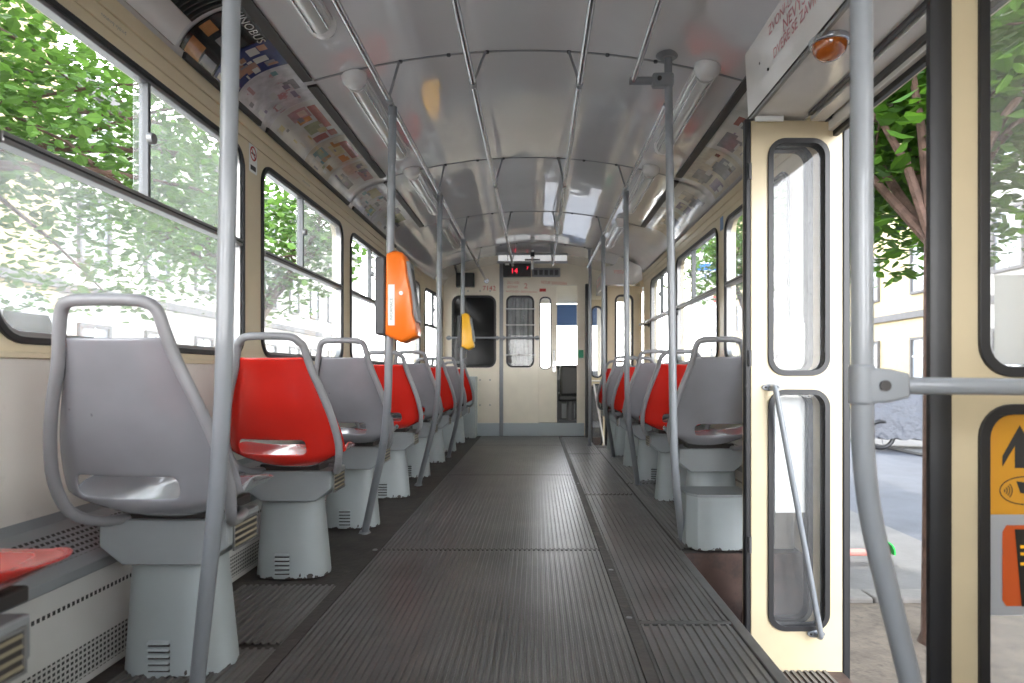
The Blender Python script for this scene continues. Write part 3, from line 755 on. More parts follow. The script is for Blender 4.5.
# ------------------------------------------------------------------ lamps on the ceiling
def lamp_proto():
    r = bpy.data.objects.new('ceiling_lamp', None); COL.objects.link(r)
    m = MB(); prof = [(-.058, 0), (-.058, -.02), (-.035, -.026), (.035, -.026), (.058, -.02), (.058, 0)]
    m.loft([[(x, -.50, z) for x, z in prof], [(x, .50, z) for x, z in prof]]); m.build('lamp_base', M['white'], r, bevel=.004)
    pr2 = [(.050*math.cos(t), -.018-.050*math.sin(t)) for t in [i*pi/10 for i in range(11)]]
    m = MB(); m.loft([[(x, -.47, z) for x, z in pr2], [(x, .47, z) for x, z in pr2]]); m.build('diffuser', M['lens'], r, smooth=60)
    for s in (-1, 1):
        m = MB(); rg = []
        for i in range(5):
            t = i/4*pi/2
            rg.append([(.066*math.cos(t)*math.cos(2*pi*j/20), s*.50+.062*math.cos(t)*math.sin(2*pi*j/20), -.004-.062*math.sin(t)-(0.0)) for j in range(20)])
        m.loft([[(x, y, 0) for x, y, z in rg[0]]]+[[(x, y, z) for x, y, z in q] for q in rg[:-1]]); m.build('end_cap', M['white'], r, smooth=50)
    for s in (-1, 1):
        m = MB(); m.tube([(s*.032, -.46, -.058), (s*.032, .46, -.058)], .004, 8); m.build('wire_clip', M['chrome'], r)
    return r
LP = lamp_proto(); first = True
for side, ylist, labs in ((-1, (1.83, 3.14, 4.38, 5.70), ('nearest left ceiling lamp, above the posters by the first pole', 'second ceiling lamp on the left, just past the first ceiling seam', 'third ceiling lamp on the left', 'farthest ceiling lamp on the left')),
                          (1, (3.06, 4.34, 5.66), ('nearest ceiling lamp on the right, beside the pole with the side arm', 'second ceiling lamp on the right, small beyond the flanged pole', 'farthest ceiling lamp on the right'))):
    for y, lb in zip(ylist, labs):
        o = LP if first else copy_tree(LP); first = False
        u = .735; o.location = (XM+side*u, y, ceil_z(u)-.003); o.rotation_euler = (0, side*math.radians(13), 0); o.scale = (.84, .90, .84)
        tag(o, lb, 'ceiling lamp', 'tube lamps along the ceiling')

# ------------------------------------------------------------------ posters in the cove
def poster(side, y0, y1, base, patches, label, texts=(), t0=.09, t1=.91, extra=()):
    patches = list(patches)+list(extra)
    m = MB(); N = 10
    mats = [M[base]]
    def sheet(a0, a1, b0, b1, d, n=N):
        rings = []
        for i in range(n+1):
            t = a0+(a1-a0)*i/n
            rings.append([cove(t, b0, side, d), cove(t, b1, side, d)])
        m.loft(rings, cap=False, closed=False)
    sheet(t0, t1, y0, y1, .006); sheet(t0, t1, y0, y1, .003)
    for (mn, ta, tb, ya, yb) in patches:
        if M[mn] not in mats: mats.append(M[mn])
        m.m = mats.index(M[mn])
        k = .0068+.0002*patches.index((mn, ta, tb, ya, yb))/3
        sheet(t0+(t1-t0)*ta, t0+(t1-t0)*tb, y0+(y1-y0)*ya, y0+(y1-y0)*yb, k, 6)
    for (s, size, mn, fn) in texts:
        if M[mn] not in mats: mats.append(M[mn])
        m.m = mats.index(M[mn]); text_mesh(m, s, size, fn)
    o = m.build('poster', mats, smooth=60)
    tag(o, label, 'poster', 'posters in the cove above the %s windows' % ('left' if side < 0 else 'right'))
    return o
def busy(seed, cols, n, t0=.05, t1=.95):
    r_ = random.Random(seed); out = []
    for _ in range(n):
        t = r_.uniform(t0, t1-.12); y = r_.uniform(.04, .82)
        out.append((r_.choice(cols), t, min(.97, t+r_.uniform(.03, .14)), y, min(.97, y+r_.uniform(.04, .20))))
    return out
def ctext(side, ys, ts, sc=2.2, dirn=1):
    # writing that runs along the tram, baseline at t = ts
    return lambda a, b: cove(ts+b*sc, ys+dirn*a, side, .009)
poster(-1, 2.09, 2.30, 'p_black', [('p_orange', .0, .28, .1, .5), ('p_orange', .42, .60, .05, .35), ('p_grey', .02, .2, .55, .95), ('p_grey', .45, .62, .5, .9)], 'black and orange cinema poster, first in the row above the left windows',
       texts=[('KINOBUS', .050, 'p_white', ctext(-1, 2.095, .80))])
poster(-1, 2.305, 2.48, 'p_blue', [('p_white', .66, .80, .1, .35), ('p_white', .66, .84, .45, .65), ('p_skin', .30, .5, .35, .75), ('p_skin', .46, .66, .55, .85), ('p_pink', .18, .34, .1, .4), ('p_white', .04, .14, .1, .6), ('p_white', .3, .4, .08, .25), ('p_grey', .05, .2, .7, .95)], 'dark blue poster with figures, next to the black one', extra=busy(30, ['p_white', 'p_skin', 'p_grey'], 14))
poster(-1, 2.485, 2.79, 'p_map', [('p_teal', .72, .80, .06, .16), ('p_grey', .84, .92, .35, .62)], 'pale network map poster before the first ceiling seam', extra=busy(2, ['p_pink', 'p_grey', 'p_violet', 'p_white'], 10))
poster(-1, 2.80, 3.20, 'p_white', [('p_pink', .45, .78, .08, .32), ('p_orange', .50, .74, .30, .42), ('p_green', .52, .84, .48, .74), ('p_red', .80, .92, .1, .95), ('p_red', .5, .76, .82, .97)], 'poster with red yellow and green fields, just past the seam', extra=busy(20, ['p_white', 'p_cream', 'p_grey', 'p_yellow'], 14))
poster(-1, 3.215, 3.56, 'p_cream', [('p_teal', .25, .52, .10, .55), ('p_yellow', .60, .80, .2, .6), ('p_red', .82, .95, .2, .9), ('p_orange', .62, .78, .65, .9)], 'cream poster with a teal picture', extra=busy(21, ['p_white', 'p_orange', 'p_green', 'p_grey'], 14))
poster(-1, 3.57, 3.94, 'p_white', [('p_cream', .5, .95, .05, .4), ('p_pink', .7, .9, .45, .9), ('p_grey', .25, .45, .2, .8)], 'white poster with beige and pink blocks on the left', extra=busy(22, ['p_grey', 'p_cream', 'p_violet'], 14))
poster(-1, 4.02, 4.55, 'p_map', [('p_yellow', .55, .8, .1, .4), ('p_green', .15, .4, .5, .8)], 'white poster with yellow and green fields, above the third left window', extra=busy(23, ['p_cream', 'p_grey', 'p_teal'], 14))
poster(-1, 4.56, 5.1, 'p_white', [('p_green', .5, .85, .2, .7)], 'last pale poster on the left with one green field', extra=busy(24, ['p_cream', 'p_grey'], 14))
poster(1, 2.50, 2.90, 'p_white', [('p_grey', .1, .5, .1, .8), ('p_pink', .6, .9, .2, .7)], 'grey and pink poster nearest the door header', extra=busy(25, ['p_white', 'p_grey', 'p_cream'], 14))
poster(1, 2.91, 3.38, 'p_white', [('p_grey', .15, .5, .15, .4), ('p_red', .6, .85, .1, .3), ('p_grey', .55, .85, .5, .9), ('p_cream', .15, .5, .55, .9)], 'poster with small grey and red pictures on the right', extra=busy(26, ['p_grey', 'p_white', 'p_violet'], 14))
poster(1, 3.39, 3.92, 'p_cream', [('p_grey', .2, .6, .1, .5), ('p_grey', .5, .85, .6, .9), ('p_violet', .1, .4, .6, .9)], 'beige poster with dark pictures on the right', extra=busy(27, ['p_grey', 'p_white', 'p_black'], 14))
poster(1, 4.02, 4.60, 'p_white', [('p_grey', .2, .8, .2, .5), ('p_violet', .3, .7, .6, .85)], 'white poster with violet square on the right', extra=busy(28, ['p_grey', 'p_cream'], 14))
poster(1, 4.61, 5.22, 'p_cream', [('p_grey', .3, .7, .2, .6)], 'last poster on the right, beige with a grey block', extra=busy(29, ['p_white', 'p_grey'], 14))

# black ribbed grille at the near left
r = empty('air_grille', (-1.05, 1.75, 1.90), 'black ribbed air grille in the ceiling corner at the upper left', 'grille')
m = MB(); rings = []
for i in range(9):
    t = .42+.56*i/8; rings.append([cove(t, 1.56, -1, .002), cove(t, 1.56, -1, .012), cove(t, 2.06, -1, .012), cove(t, 2.06, -1, .002)])
m.loft(rings); m.build('grille_body', M['black'], r)
m = MB()
for k in range(22):
    y = 1.572+k*.0218
    rings = []
    for i in range(9):
        t = .43+.54*i/8; rings.append([cove(t, y, -1, .012), cove(t, y+.003, -1, .022), cove(t, y+.008, -1, .022), cove(t, y+.011, -1, .012)])
    m.loft(rings)
m.build('grille_ribs', mat('ribs_black', (.045, .05, .05), .3), r)
m = MB(); rings = []
for i in range(7):
    t = .05+.37*i/6; rings.append([cove(t, 1.0, -1, .002), cove(t, 1.0, -1, .010), cove(t, 2.06, -1, .010), cove(t, 2.06, -1, .002)])
m.loft(rings); m.build('white_cover', M['white'], r, smooth=50)

# notices on the window frieze and pillars
r = empty('no_smoking_sign', (XM-HW+.002, 2.655, 1.66), 'small white no smoking sticker with a red ring on the left pillar', 'sign')
x = XM-HW+.0012
m = MB(); pr = rrect(2.615, 2.690, 1.575, 1.700, .008)
m.panel([(a, b) for a, b in pr], [], lambda a, b, d: (x+d, a, b), .001); m.build('sticker_sheet', M['paper'], r)
m = MB(); n = 24; cy_, cz_ = 2.652, 1.655
for k in range(n):
    t, u = 2*pi*k/n, 2*pi*(k+1)/n
    m.add([(x+.002, cy_+.030*math.cos(t), cz_+.030*math.sin(t)), (x+.002, cy_+.030*math.cos(u), cz_+.030*math.sin(u)), (x+.002, cy_+.023*math.cos(u), cz_+.023*math.sin(u)), (x+.002, cy_+.023*math.cos(t), cz_+.023*math.sin(t))], [(0, 1, 2, 3)])
m.add([(x+.002, cy_-.022, cz_+.017), (x+.002, cy_-.017, cz_+.022), (x+.002, cy_+.022, cz_-.017), (x+.002, cy_+.017, cz_-.022)], [(0, 1, 2, 3)])
m.build('red_ring', M['redink'], r, smooth=0)
m = MB(); m.add([(x+.0015, cy_-.018, cz_-.004), (x+.0015, cy_+.018, cz_-.004), (x+.0015, cy_+.018, cz_+.003), (x+.0015, cy_-.018, cz_+.003)], [(0, 1, 2, 3)])
m.add([(x+.0015, cy_-.025, 1.585), (x+.0015, cy_+.025, 1.585), (x+.0015, cy_+.025, 1.605), (x+.0015, cy_-.025, 1.605)], [(0, 1, 2, 3)]); m.build('cigarette', M['ink'], r, smooth=0)
m = MB(); text_mesh(m, 'nouzový východ', .016, lambda a, b: (XM-HW+.0065, 1.72+a, 1.708+b))
o = m.build('window_lettering', M['midgrey'], smooth=0); tag(o, 'tiny grey lettering above the large left window', 'lettering')
m = MB(); text_mesh(m, 'nouzový východ', .016, lambda a, b: (XM-HW+.0065, 3.2+a, 1.708+b))
o = m.build('window_lettering', M['midgrey'], smooth=0); tag(o, 'tiny grey lettering above the second left window', 'lettering')
m = MB(); x = XM+HW-.002; m.box(x, x+.0015, 3.79, 3.85, 1.60, 1.68); o = m.build('pillar_sticker', mat('blue_sticker', (.10, .22, .45), .4)); tag(o, 'small blue sticker on the right window pillar', 'sticker')

# ------------------------------------------------------------------ validators
def validator(px, py, z0, h, L, face, label, tilt=0):
    r = empty('ticket_validator', (px, py, z0), label, 'ticket machine', 'ticket machines on the poles')
    th = .052 if L > .15 else .042
    # dark back plate on the window side of the pole
    m = MB(); m.box(px-.052*L/.19, px-.004, py-th, py+th, z0+.035*h/.4, z0+h*.93); m.build('back_plate', M['dkgrey'], r, bevel=.008)
    # coloured cover: profile in x-z, thick along y
    s = L/.19; k = h/.40
    pr = [(-.006, .035), (-.002, .385), (.035, .400), (.072, .392), (.086, .370), (.095, .30), (.112, .22), (.122, .12), (.140, .055), (.138, .030), (.075, .000), (.060, .003), (.03, .018)]
    pr = [(px+a*s, z0+b*k) for a, b in pr]
    m = MB(); cxp = sum(a for a, b in pr)/len(pr); czp = sum(b for a, b in pr)/len(pr)
    sc = lambda f, y: [(cxp+(a-cxp)*f, y, czp+(b-czp)*f) for a, b in pr]
    m.loft([sc(.90, py-th-.006), sc(.97, py-th+.002), sc(1, py-th+.012), sc(1, py+th-.012), sc(.97, py+th-.002), sc(.90, py+th+.006)])
    m.build('cover', face, r, smooth=50, bevel=.003)
    # screen panel on the slanted passenger side
    a = Vector((px+.088*s, py, z0+.355*k)); b = Vector((px+.128*s, py, z0+.09*k))
    d = (b-a).normalized(); nn = Vector((-d.z, 0, d.x)); nn = nn if nn.x > 0 else -nn
    m = MB(); q = []
    for p_ in (a, b):
        q.append([tuple(p_+nn*e+Vector((0, w, 0))) for e, w in ((-.01, -th*.75), (.014, -th*.75), (.014, th*.75), (-.01, th*.75))])
    m.loft(q); m.build('screen_housing', M['midgrey'], r, bevel=.006)
    a2 = a+d*.03*k+nn*.0142; b2 = a+(b-a)*.5+nn*.0142
    m = MB(); m.add([tuple(a2+Vector((0, -th*.55, 0))), tuple(a2+Vector((0, th*.55, 0))), tuple(b2+Vector((0, th*.55, 0))), tuple(b2+Vector((0, -th*.55, 0)))], [(0, 1, 2, 3)]); m.build('screen', M['black'], r, smooth=0)
    if L > .15:
        ys_ = py-th-.0072
        m = MB(); m.box(px+.010, px+.036, ys_, ys_+.001, z0+.07, z0+.235); lb = m.build('side_label', M['paper'], r)
        m = MB(); text_mesh(m, 'INFORMACE', .016, lambda a, b: (px+.028-b, ys_-.0005, z0+.09+a*1.0)); m.build('label_print', M['midgrey'], lb, smooth=0)
        m = MB(); m.cyl((px+.062, py-th-.010, z0+.20), (px+.062, py-th-.004, z0+.20), .0085, 14); m.build('lock', M['paper'], r)
    else:
        m = MB(); m.box(px+.0, px+.03, py-.02, py+.02, z0-.07, z0+.01); m.build('cable_boot', M['dkgrey'], r, bevel=.006)
    for z in (z0+h*.12, z0+h*.8):
        m = MB(); m.cyl((px, py, z-.012), (px, py, z+.012), .024, 16); m.build('pole_clamp', M['dkgrey'], r)
    return r
validator(-.608, 2.63, .866, .375, .170, M['orange'], 'orange ticket machine clamped to a pole on the left')
validator(-.606, 5.22, .936, .30, .135, M['yellow'], 'small yellow ticket machine clamped to a farther left pole')

# right bar at sash height by the far window
r = empty('window_bar', (XM+1.05, 5.8, SASH), 'short grey grab bar across the farthest right window', 'grab bar')
m = MB(); m.tube([(.78, 4.30, 1.135) if False else (1.02, 6.30, 1.225), (1.02, 5.0, 1.225)], .012, 12); m.build('bar_tube', M['tube'], r)
for y in (6.28, 5.02):
    m = MB(); m.cyl((1.02, y, 1.225), (XM+HW, y, 1.225), .010, 10); m.cyl((XM+HW-.012, y, 1.225), (XM+HW, y, 1.225), .024, 12); m.build('bar_bracket', M['dkgrey'], r)

# ------------------------------------------------------------------ front partition
PX = lambda px: (px-536.5)*YF/638
PZ = lambda py: .74-(py-374)*YF/638
F = lambda a, b, d: (a, YF+d, b)
outer = [(-1.15, -.02), (PX(578), -.02) if False else (PX(538.5), -.02), (PX(538.5), 2.24), (-.6, 2.22), (-1.05, 2.10), (-1.12, 1.8)]
m = MB()
m.panel([(-1.15, 0), (PX(501), 0), (PX(501), 2.3), (-1.15, 2.3)], [rrect(PX(452.5), PX(495.5), PZ(367), PZ(296), .09)], F, .04)
m.panel([(PX(501), 0), (PX(538.5), 0), (PX(538.5), 2.3), (PX(501), 2.3)], [rrect(PX(506.6), PX(533.7), PZ(367), PZ(296), .07)], F, .04)
m.panel([(PX(538.5), PZ(285)), (PX(577), PZ(285)), (PX(577), 2.3), (PX(538.5), 2.3)], [], F, .04)
m.panel([(PX(577), 0), (PX(586), 0), (PX(586), 2.3), (PX(577), 2.3)], [], F, .04)
m.box(PX(586), 1.12, YF+.001, YF+.04, 1.6, 2.3)
wf = m.build('wall_front', M['cream_light']); tag(wf, 'cream front partition between passengers and driver', 'wall', kind='structure')
m = MB(); m.box(PX(499.5), PX(503.2), YF-.016, YF, 0, 2.08); m.build('corner_strip', M['tube'], wf, bevel=.004)
m = MB(); m.box(PX(475), PX(584), YF-.012, YF, 0, .155); m.build('kick_plate', mat('pale_kick_plate', (.42, .47, .50), .4), wf, bevel=.003)
for px in (461, 468, 480, 490):
    for py in (291, 380, 405):
        m = MB(); m.cyl((PX(px), YF-.004, PZ(py)), (PX(px), YF, PZ(py)), .009, 8); m.build('screw', M['alu'], wf)
# windows in it
r = empty('window_12', (PX(474), YF, PZ(367)), 'dark window of the driver cabin in the left part of the front partition', 'window', kind='structure')
m = MB(); ring_panel(m, PX(452.5)-.008, PX(495.5)+.008, PZ(367)-.008, PZ(296)+.008, .095, .026, lambda a, b, d: F(a, b, d-.010), .05); m.build('gasket', M['rubber'], r, bevel=.004)
m = MB(); m.panel(rrect(PX(452.5), PX(495.5), PZ(367), PZ(296), .09), [], lambda a, b, d: F(a, b, d+.012), .005); m.build('dark_pane', M['glass_dark'], r)
r = empty('window_13', (PX(520), YF, PZ(367)), 'barred cabin window with a grey curtain in the front partition', 'window', kind='structure')
m = MB(); ring_panel(m, PX(506.6)-.006, PX(533.7)+.006, PZ(367)-.006, PZ(296)+.006, .075, .022, lambda a, b, d: F(a, b, d-.010), .05); m.build('gasket', M['rubber'], r, bevel=.004)
m = MB(); m.panel(rrect(PX(506.6), PX(533.7), PZ(367), PZ(296), .07), [], lambda a, b, d: F(a, b, d+.012), .005); m.build('pane', M['glass'], r)
m = MB()
for py in (309, 325, 355):
    m.tube([(PX(505), YF-.02, PZ(py)), (PX(535.5), YF-.02, PZ(py))], .006, 8)
    for px in (505.5, 535): m.cyl((PX(px), YF-.022, PZ(py)), (PX(px), YF, PZ(py)), .009, 8)
m.build('protective_bars', M['white'], r)
# curtain behind it (cabin side)
m = MB(); rings = []
for i in range(33):
    a = PX(503)+(PX(538)-PX(503))*i/32; d = .10+.018*math.sin(i*1.1)+.01*math.sin(i*2.7)
    rings.append([(a, YF+d, 1.72), (a+.01*math.sin(i), YF+d+.01, 1.2), (a, YF+d, .78)])
m.loft(rings, cap=False, closed=False); o = m.build('curtain', M['curtain'], smooth=80); tag(o, 'crumpled grey plastic curtain behind the barred cabin window', 'curtain')
# long bar across both windows
r = empty('grab_bar', (PX(490), YF-.05, PZ(338)), 'horizontal grey grab bar across the front partition windows', 'grab bar')
m = MB(); m.tube([(PX(447), YF-.055, PZ(338)), (PX(539), YF-.055, PZ(338))], .0125, 12); m.build('bar_tube', M['tube'], r)
for px in (449, 497, 503, 537):
    m = MB(); m.cyl((PX(px), YF-.055, PZ(338)), (PX(px), YF, PZ(338)), .012, 10); m.cyl((PX(px), YF-.008, PZ(338)), (PX(px), YF, PZ(338)), .028, 12); m.build('bar_bracket', M['tube'], r)
# sliding cab door half open
d5 = empty('door_5', (PX(548), YF+.05, .155), 'pale cream driver cabin door slid half open', 'door', kind='structure')
m = MB(); m.panel([(PX(538.5), .16), (PX(557), .16), (PX(557), PZ(286)), (PX(538.5), PZ(286))], [rrect(PX(539.8), PX(551), PZ(369), PZ(297), .055)], lambda a, b, d: F(a, b, d+.012), .03)
m.build('door_leaf', M['cream_light'], d5, bevel=.003)
m = MB(); ring_panel(m, PX(539.8)-.004, PX(551)+.004, PZ(369)-.004, PZ(297)+.004, .058, .014, lambda a, b, d: F(a, b, d+.004), .04); m.build('gasket', M['rubber'], d5)
m = MB(); m.panel(rrect(PX(539.8), PX(551), PZ(369), PZ(297), .05), [], lambda a, b, d: F(a, b, d+.022), .004); m.build('pane', M['glass'], d5)
m = MB(); m.tube(fillet([(PX(554), YF+.012, PZ(350)), (PX(554), YF-.04, PZ(350)), (PX(554), YF-.04, PZ(368)), (PX(554), YF+.012, PZ(368))], .015), .007, 10); m.build('door_handle', M['chrome'], d5)
m = MB(); m.box(PX(552.5), PX(556), YF+.004, YF+.012, PZ(372), PZ(361)); m.build('lock_plate', M['chrome'], d5, bevel=.002)
# lettering on the partition
def wtext(s, px, py, size, name, mt, label, slope=0):
    m = MB(); text_mesh(m, s, size, lambda a, b: (PX(px)+a, YF-.0015, PZ(py)+b-a*slope)); o = m.build(name, mt, smooth=0); tag(o, label, 'lettering'); return o
wtext('7142', 482.5, 290.5, .080, 'vehicle_number', M['redink'], 'red number 7142 above the dark cabin window')
m = MB()
text_mesh(m, 'ČÍSLO VOZU', .042, lambda a, b: (PX(507)+a*.62, YF-.0015, PZ(284)+b)); text_mesh(m, 'SEZNAM', .042, lambda a, b: (PX(507)+a*.8, YF-.0015, PZ(288)+b)); text_mesh(m, '2', .09, lambda a, b: (PX(524)+a, YF-.0015, PZ(288.5)+b))
text_mesh(m, 'MLUVIT ZA JÍZDY S ŘIDIČEM ZAKÁZÁNO', .028, lambda a, b: (PX(506)+a*.72, YF-.0015, PZ(292)+b-a*.02))
o = m.build('partition_lettering', M['faintred'], smooth=0); tag(o, 'faded red lines of lettering above the barred cabin window', 'lettering')
m = MB(); text_mesh(m, 'VSTUP ZAKÁZÁN', .05, lambda a, b: (PX(541)+a*.78, YF-.0015, PZ(283.5)+b-a*.05))
o = m.build('partition_lettering', M['faintred'], smooth=0); tag(o, 'faded red lettering above the cabin door', 'lettering')
m = MB(); m.box(PX(539.5), PX(546), YF+.010, YF+.012, PZ(291.5), PZ(288.5)); o = m.build('red_sticker', M['redink']); tag(o, 'tiny red sticker on the top of the cabin door', 'sticker')
# displays
r = empty('route_display', (PX(517), YF-.06, PZ(278)), 'black route display with red digits at the top of the partition', 'display')
m = MB(); m.box(PX(503.5), PX(531), YF-.10, YF, PZ(277.5), PZ(263)); m.build('display_case', M['black'], r, bevel=.005)
m = MB(); text_mesh(m, '14', .085, lambda a, b: (PX(511)+a, YF-.102, PZ(274.5)+b)); text_mesh(m, '7', .05, lambda a, b: (PX(526.5)+a, YF-.102, PZ(271)+b)); m.build('red_digits', M['led'], r, smooth=0)
m = MB(); m.box(PX(505.5), PX(509.5), YF-.1015, YF-.1, PZ(266.5), PZ(264.5)); m.build('display_label', M['paper'], r)
m = MB(); m.box(PX(456.5), PX(474.5), YF-.07, YF, PZ(287.5), PZ(273.5)); o = m.build('speaker_box', M['black'], bevel=.006); tag(o, 'plain black box above the dark cabin window', 'box')
r = empty('fuse_panel', (PX(546), YF-.03, PZ(278)), 'grey box with a row of square buttons beside the route display', 'panel')
m = MB(); m.box(PX(532), PX(560), YF-.04, YF, PZ(277), PZ(268.5)); m.build('panel_case', M['midgrey'], r, bevel=.004)
for k in range(5):
    m = MB(); a = PX(534+k*5.2); m.box(a, a+.042, YF-.045, YF-.038, PZ(275.5), PZ(270.5)); m.build('button', M['dkgrey'], r, bevel=.002)
LY = 6.78; K_ = LY/638
QX = lambda px: (px-536.5)*K_
QZ = lambda py: .74-(py-374)*K_
r = empty('cross_lamp', (QX(532), LY, 2.05), 'wide white lamp across the ceiling above the route display', 'lamp')
m = MB()
for a, b in ((498, 507), (508, 531), (533, 551), (552, 567)): m.box(QX(a), QX(b), LY, LY+.10, QZ(261), QZ(255))
m.build('lamp_cover', M['white_lens'], r, bevel=.008)
m = MB(); m.box(QX(497), QX(568), LY-.005, LY+.11, QZ(255), QZ(253)); m.box(QX(497), QX(568), LY, LY+.105, QZ(261.8), QZ(261)); m.build('lamp_housing', M['midgrey'], r, bevel=.003)
for px in (510, 555):
    m = MB(); m.cyl((QX(px), LY+.05, QZ(253)), (QX(px), LY+.05, 2.075), .012, 8); m.build('hanger', M['midgrey'], r)
r = empty('ceiling_fitting', (QX(532), LY-.05, 2.06), 'small white stem with dark crossbar in front of the wide white lamp', 'fitting')
m = MB(); m.cyl((QX(532.5), LY-.04, QZ(251)), (QX(532.5), LY-.04, QZ(270)), .014, 12); m.build('stem', M['white'], r)
m = MB(); m.cyl((QX(525), LY-.045, QZ(260.5)), (QX(540), LY-.045, QZ(260.5)), .009, 10); m.cyl((QX(532.5), LY-.045, QZ(257.5)), (QX(532.5), LY-.045, QZ(253)), .022, 12); m.build('crossbar', M['black'], r)
# grey cabinet at the left of the partition
r = empty('front_cabinet', (PX(469), YF-.12, 0), 'low pale grey cabinet at the left foot of the front partition', 'cabinet')
m = MB(); m.box(-1.05, PX(477.5), YF-.30, YF-.001, 0, PZ(376.5)); m.build('cabinet_body', M['pedestal'], r, bevel=.006)
m = MB(); m.box(-1.0, PX(476), YF-.312, YF-.30, .05, PZ(380)); dr = m.build('cabinet_door', M['pedestal'], r, bevel=.006)
m = MB(); m.cyl((PX(466), YF-.325, PZ(412)), (PX(466), YF-.312, PZ(412)), .022, 12); m.build('lock', M['dark'], dr)
m = MB(); m.box(PX(462), PX(467), YF-.3135, YF-.312, PZ(395), PZ(385)); m.build('cabinet_label', M['paper'], dr)
# exit pictogram
m = MB(); m.box(PX(578.5), PX(583.5), YF-.006, YF-.001, PZ(358), PZ(350)); o = m.build('exit_pictogram', mat('green_sign', (.02, .35, .16), .4)); tag(o, 'small green pictogram on the pillar beside the cabin opening', 'sign')
m = MB(); m.box(PX(585), PX(588.5), YF-.10, YF-.0, 0, PZ(285)); o = m.build('door_seal', M['rubber']); tag(o, 'black rubber seal strip at the edge of the front partition', 'seal')

# ------------------------------------------------------------------ driver cab beyond
CY = YF+.05
m = MB(); m.box(-1.05, 1.0, CY, CY+1.5, -.06, .10); o = m.build('trim_6', M['dkgrey']); tag(o, 'dark cabin floor', 'floor', kind='structure')
m = MB(); m.box(-1.05, 1.0, CY, CY+1.6, 2.12, 2.16); o = m.build('trim_7', M['white']); tag(o, 'cabin roof lining', 'ceiling', kind='structure')
m = MB()
m.box(-1.04, 1.0, CY+1.45, CY+1.5, -.3, .72); m.box(-1.04, 1.0, CY+1.45, CY+1.5, 1.75, 2.16)
for x0, x1 in ((-1.04, -.92), (.86, 1.0)): m.box(x0, x1, CY+1.40, CY+1.5, .72, 1.75)
for s in (-1, 1):
    x = -1.06 if s < 0 else .98
    m.box(x, x+.05, CY, CY+1.5, -.3, .75); m.box(x, x+.05, CY, CY+1.5, 1.70, 2.16)
o = m.build('trim_8', M['cream_light']); tag(o, 'cabin front wall around the windscreen', 'wall', kind='structure')
m = MB(); m.box(-.92, .86, CY+1.46, CY+1.465, .72, 1.75); o = m.build('window_14', M['glass']); tag(o, 'windscreen seen through the cabin opening', 'window', kind='structure')
r = empty('driver_desk', (.1, CY+1.2, .1), 'dark driver desk below the windscreen', 'desk')
m = MB(); pr = [(1.0, .1), (.98, .66), (1.10, .78), (1.44, .80), (1.44, .1)]
m.loft([[(-.9, CY+y, z) for y, z in pr], [(.84, CY+y, z) for y, z in pr]]); m.build('desk_body', M['dkgrey'], r, smooth=0, bevel=.01)
m = MB(); m.box(.34, .52, CY+.99, CY+1.0, .14, .34); m.build('desk_vent', M['midgrey'], r, bevel=.004)
m = MB(); m.box(.25, .4, CY+1.12, CY+1.3, .79, .86); m.build('instrument_hump', M['black'], r, bevel=.01)
r = empty('driver_chair', (.44, CY+.62, .1), 'black driver seat behind the half open cabin door', 'seat')
m = MB(); m.box(.30, .60, CY+.60, CY+.72, .45, .86); m.build('backrest', M['black'], r, bevel=.04)
m = MB(); m.box(.28, .62, CY+.66, CY+.93, .38, .50); m.build('seat_cushion', M['black'], r, bevel=.03)
m = MB(); m.cyl((.45, CY+.84, .1), (.45, CY+.84, .40), .05, 14); m.box(.3, .6, CY+.7, CY+.93, .10, .13); m.build('seat_column', M['dkgrey'], r)
m = MB(); m.box(.2, .85, CY+1.30, CY+1.33, 1.42, 1.72); o = m.build('sun_shade', mat('blue_shade', (.06, .13, .30), .5), bevel=.004); tag(o, 'dark blue sun shade at the top of the windscreen', 'sun shade')

# ------------------------------------------------------------------ outside
GZ = -.86
def ground(name, x0, x1, y0, y1, z, mt, lab, cat, th=.05):
    m = MB(); m.box(x0, x1, y0, y1, z-th, z); o = m.build(name, mt); tag(o, lab, cat, kind='structure'); return o
M['asphalt'] = mat('asphalt', (.060, .064, .078), .8, var=.15, vscale=3, bump=.004, bscale=60)
M['paving'] = mat('beige_gravel_paving', (.125, .098, .076), .85, var=.25, vscale=6, dirt=(.07, .055, .042), dscale=14, dlo=.5, dhi=.7, bump=.006, bscale=40)
M['concrete'] = mat('pale_concrete', (.105, .10, .098), .8, var=.12, vscale=4, bump=.003, bscale=30)
M['kerb'] = mat('kerb_stone', (.13, .12, .112), .75, var=.18, vscale=8, bump=.004, bscale=30)
ground('street_ground', -60, 60, -40, 90, GZ-.03, M['asphalt'], 'wide grey street surface around the tram', 'street', .1)
ground('pavement_near', 1.35, 3.6, -6, 4.40, GZ+.02, M['paving'], 'beige gravel pavement around the tree at the open door', 'pavement')
ground('pavement_far', 1.35, 3.64, 4.62, 40, GZ+.02, M['concrete'], 'pale pavement strip beyond the kerb stones', 'pavement')
ground('pavement_across', 7.6, 14, -6, 60, GZ+.04, M['concrete'], 'bright pavement across the street on the right', 'pavement')
M['light_paving'] = mat('light_paving', (.45, .44, .42), .8, var=.1, vscale=3)
ground('pavement_left', -13, -1.7, -10, 60, GZ+.04, M['light_paving'], 'pale pavement under the trees on the left', 'pavement')
kx = [1.38, 1.86, 2.33, 2.80, 3.26, 3.62]
for i in range(5):
    m = MB(); m.box(kx[i]+.006, kx[i+1]-.006, 4.40, 4.60, GZ-.05, GZ+.055)
    o = m.build('kerb_stone', M['kerb'], bevel=.012)
    tag(o, 'pale kerb stone in the row across the pavement outside the open door', 'kerb stone', 'kerb stones outside the door')

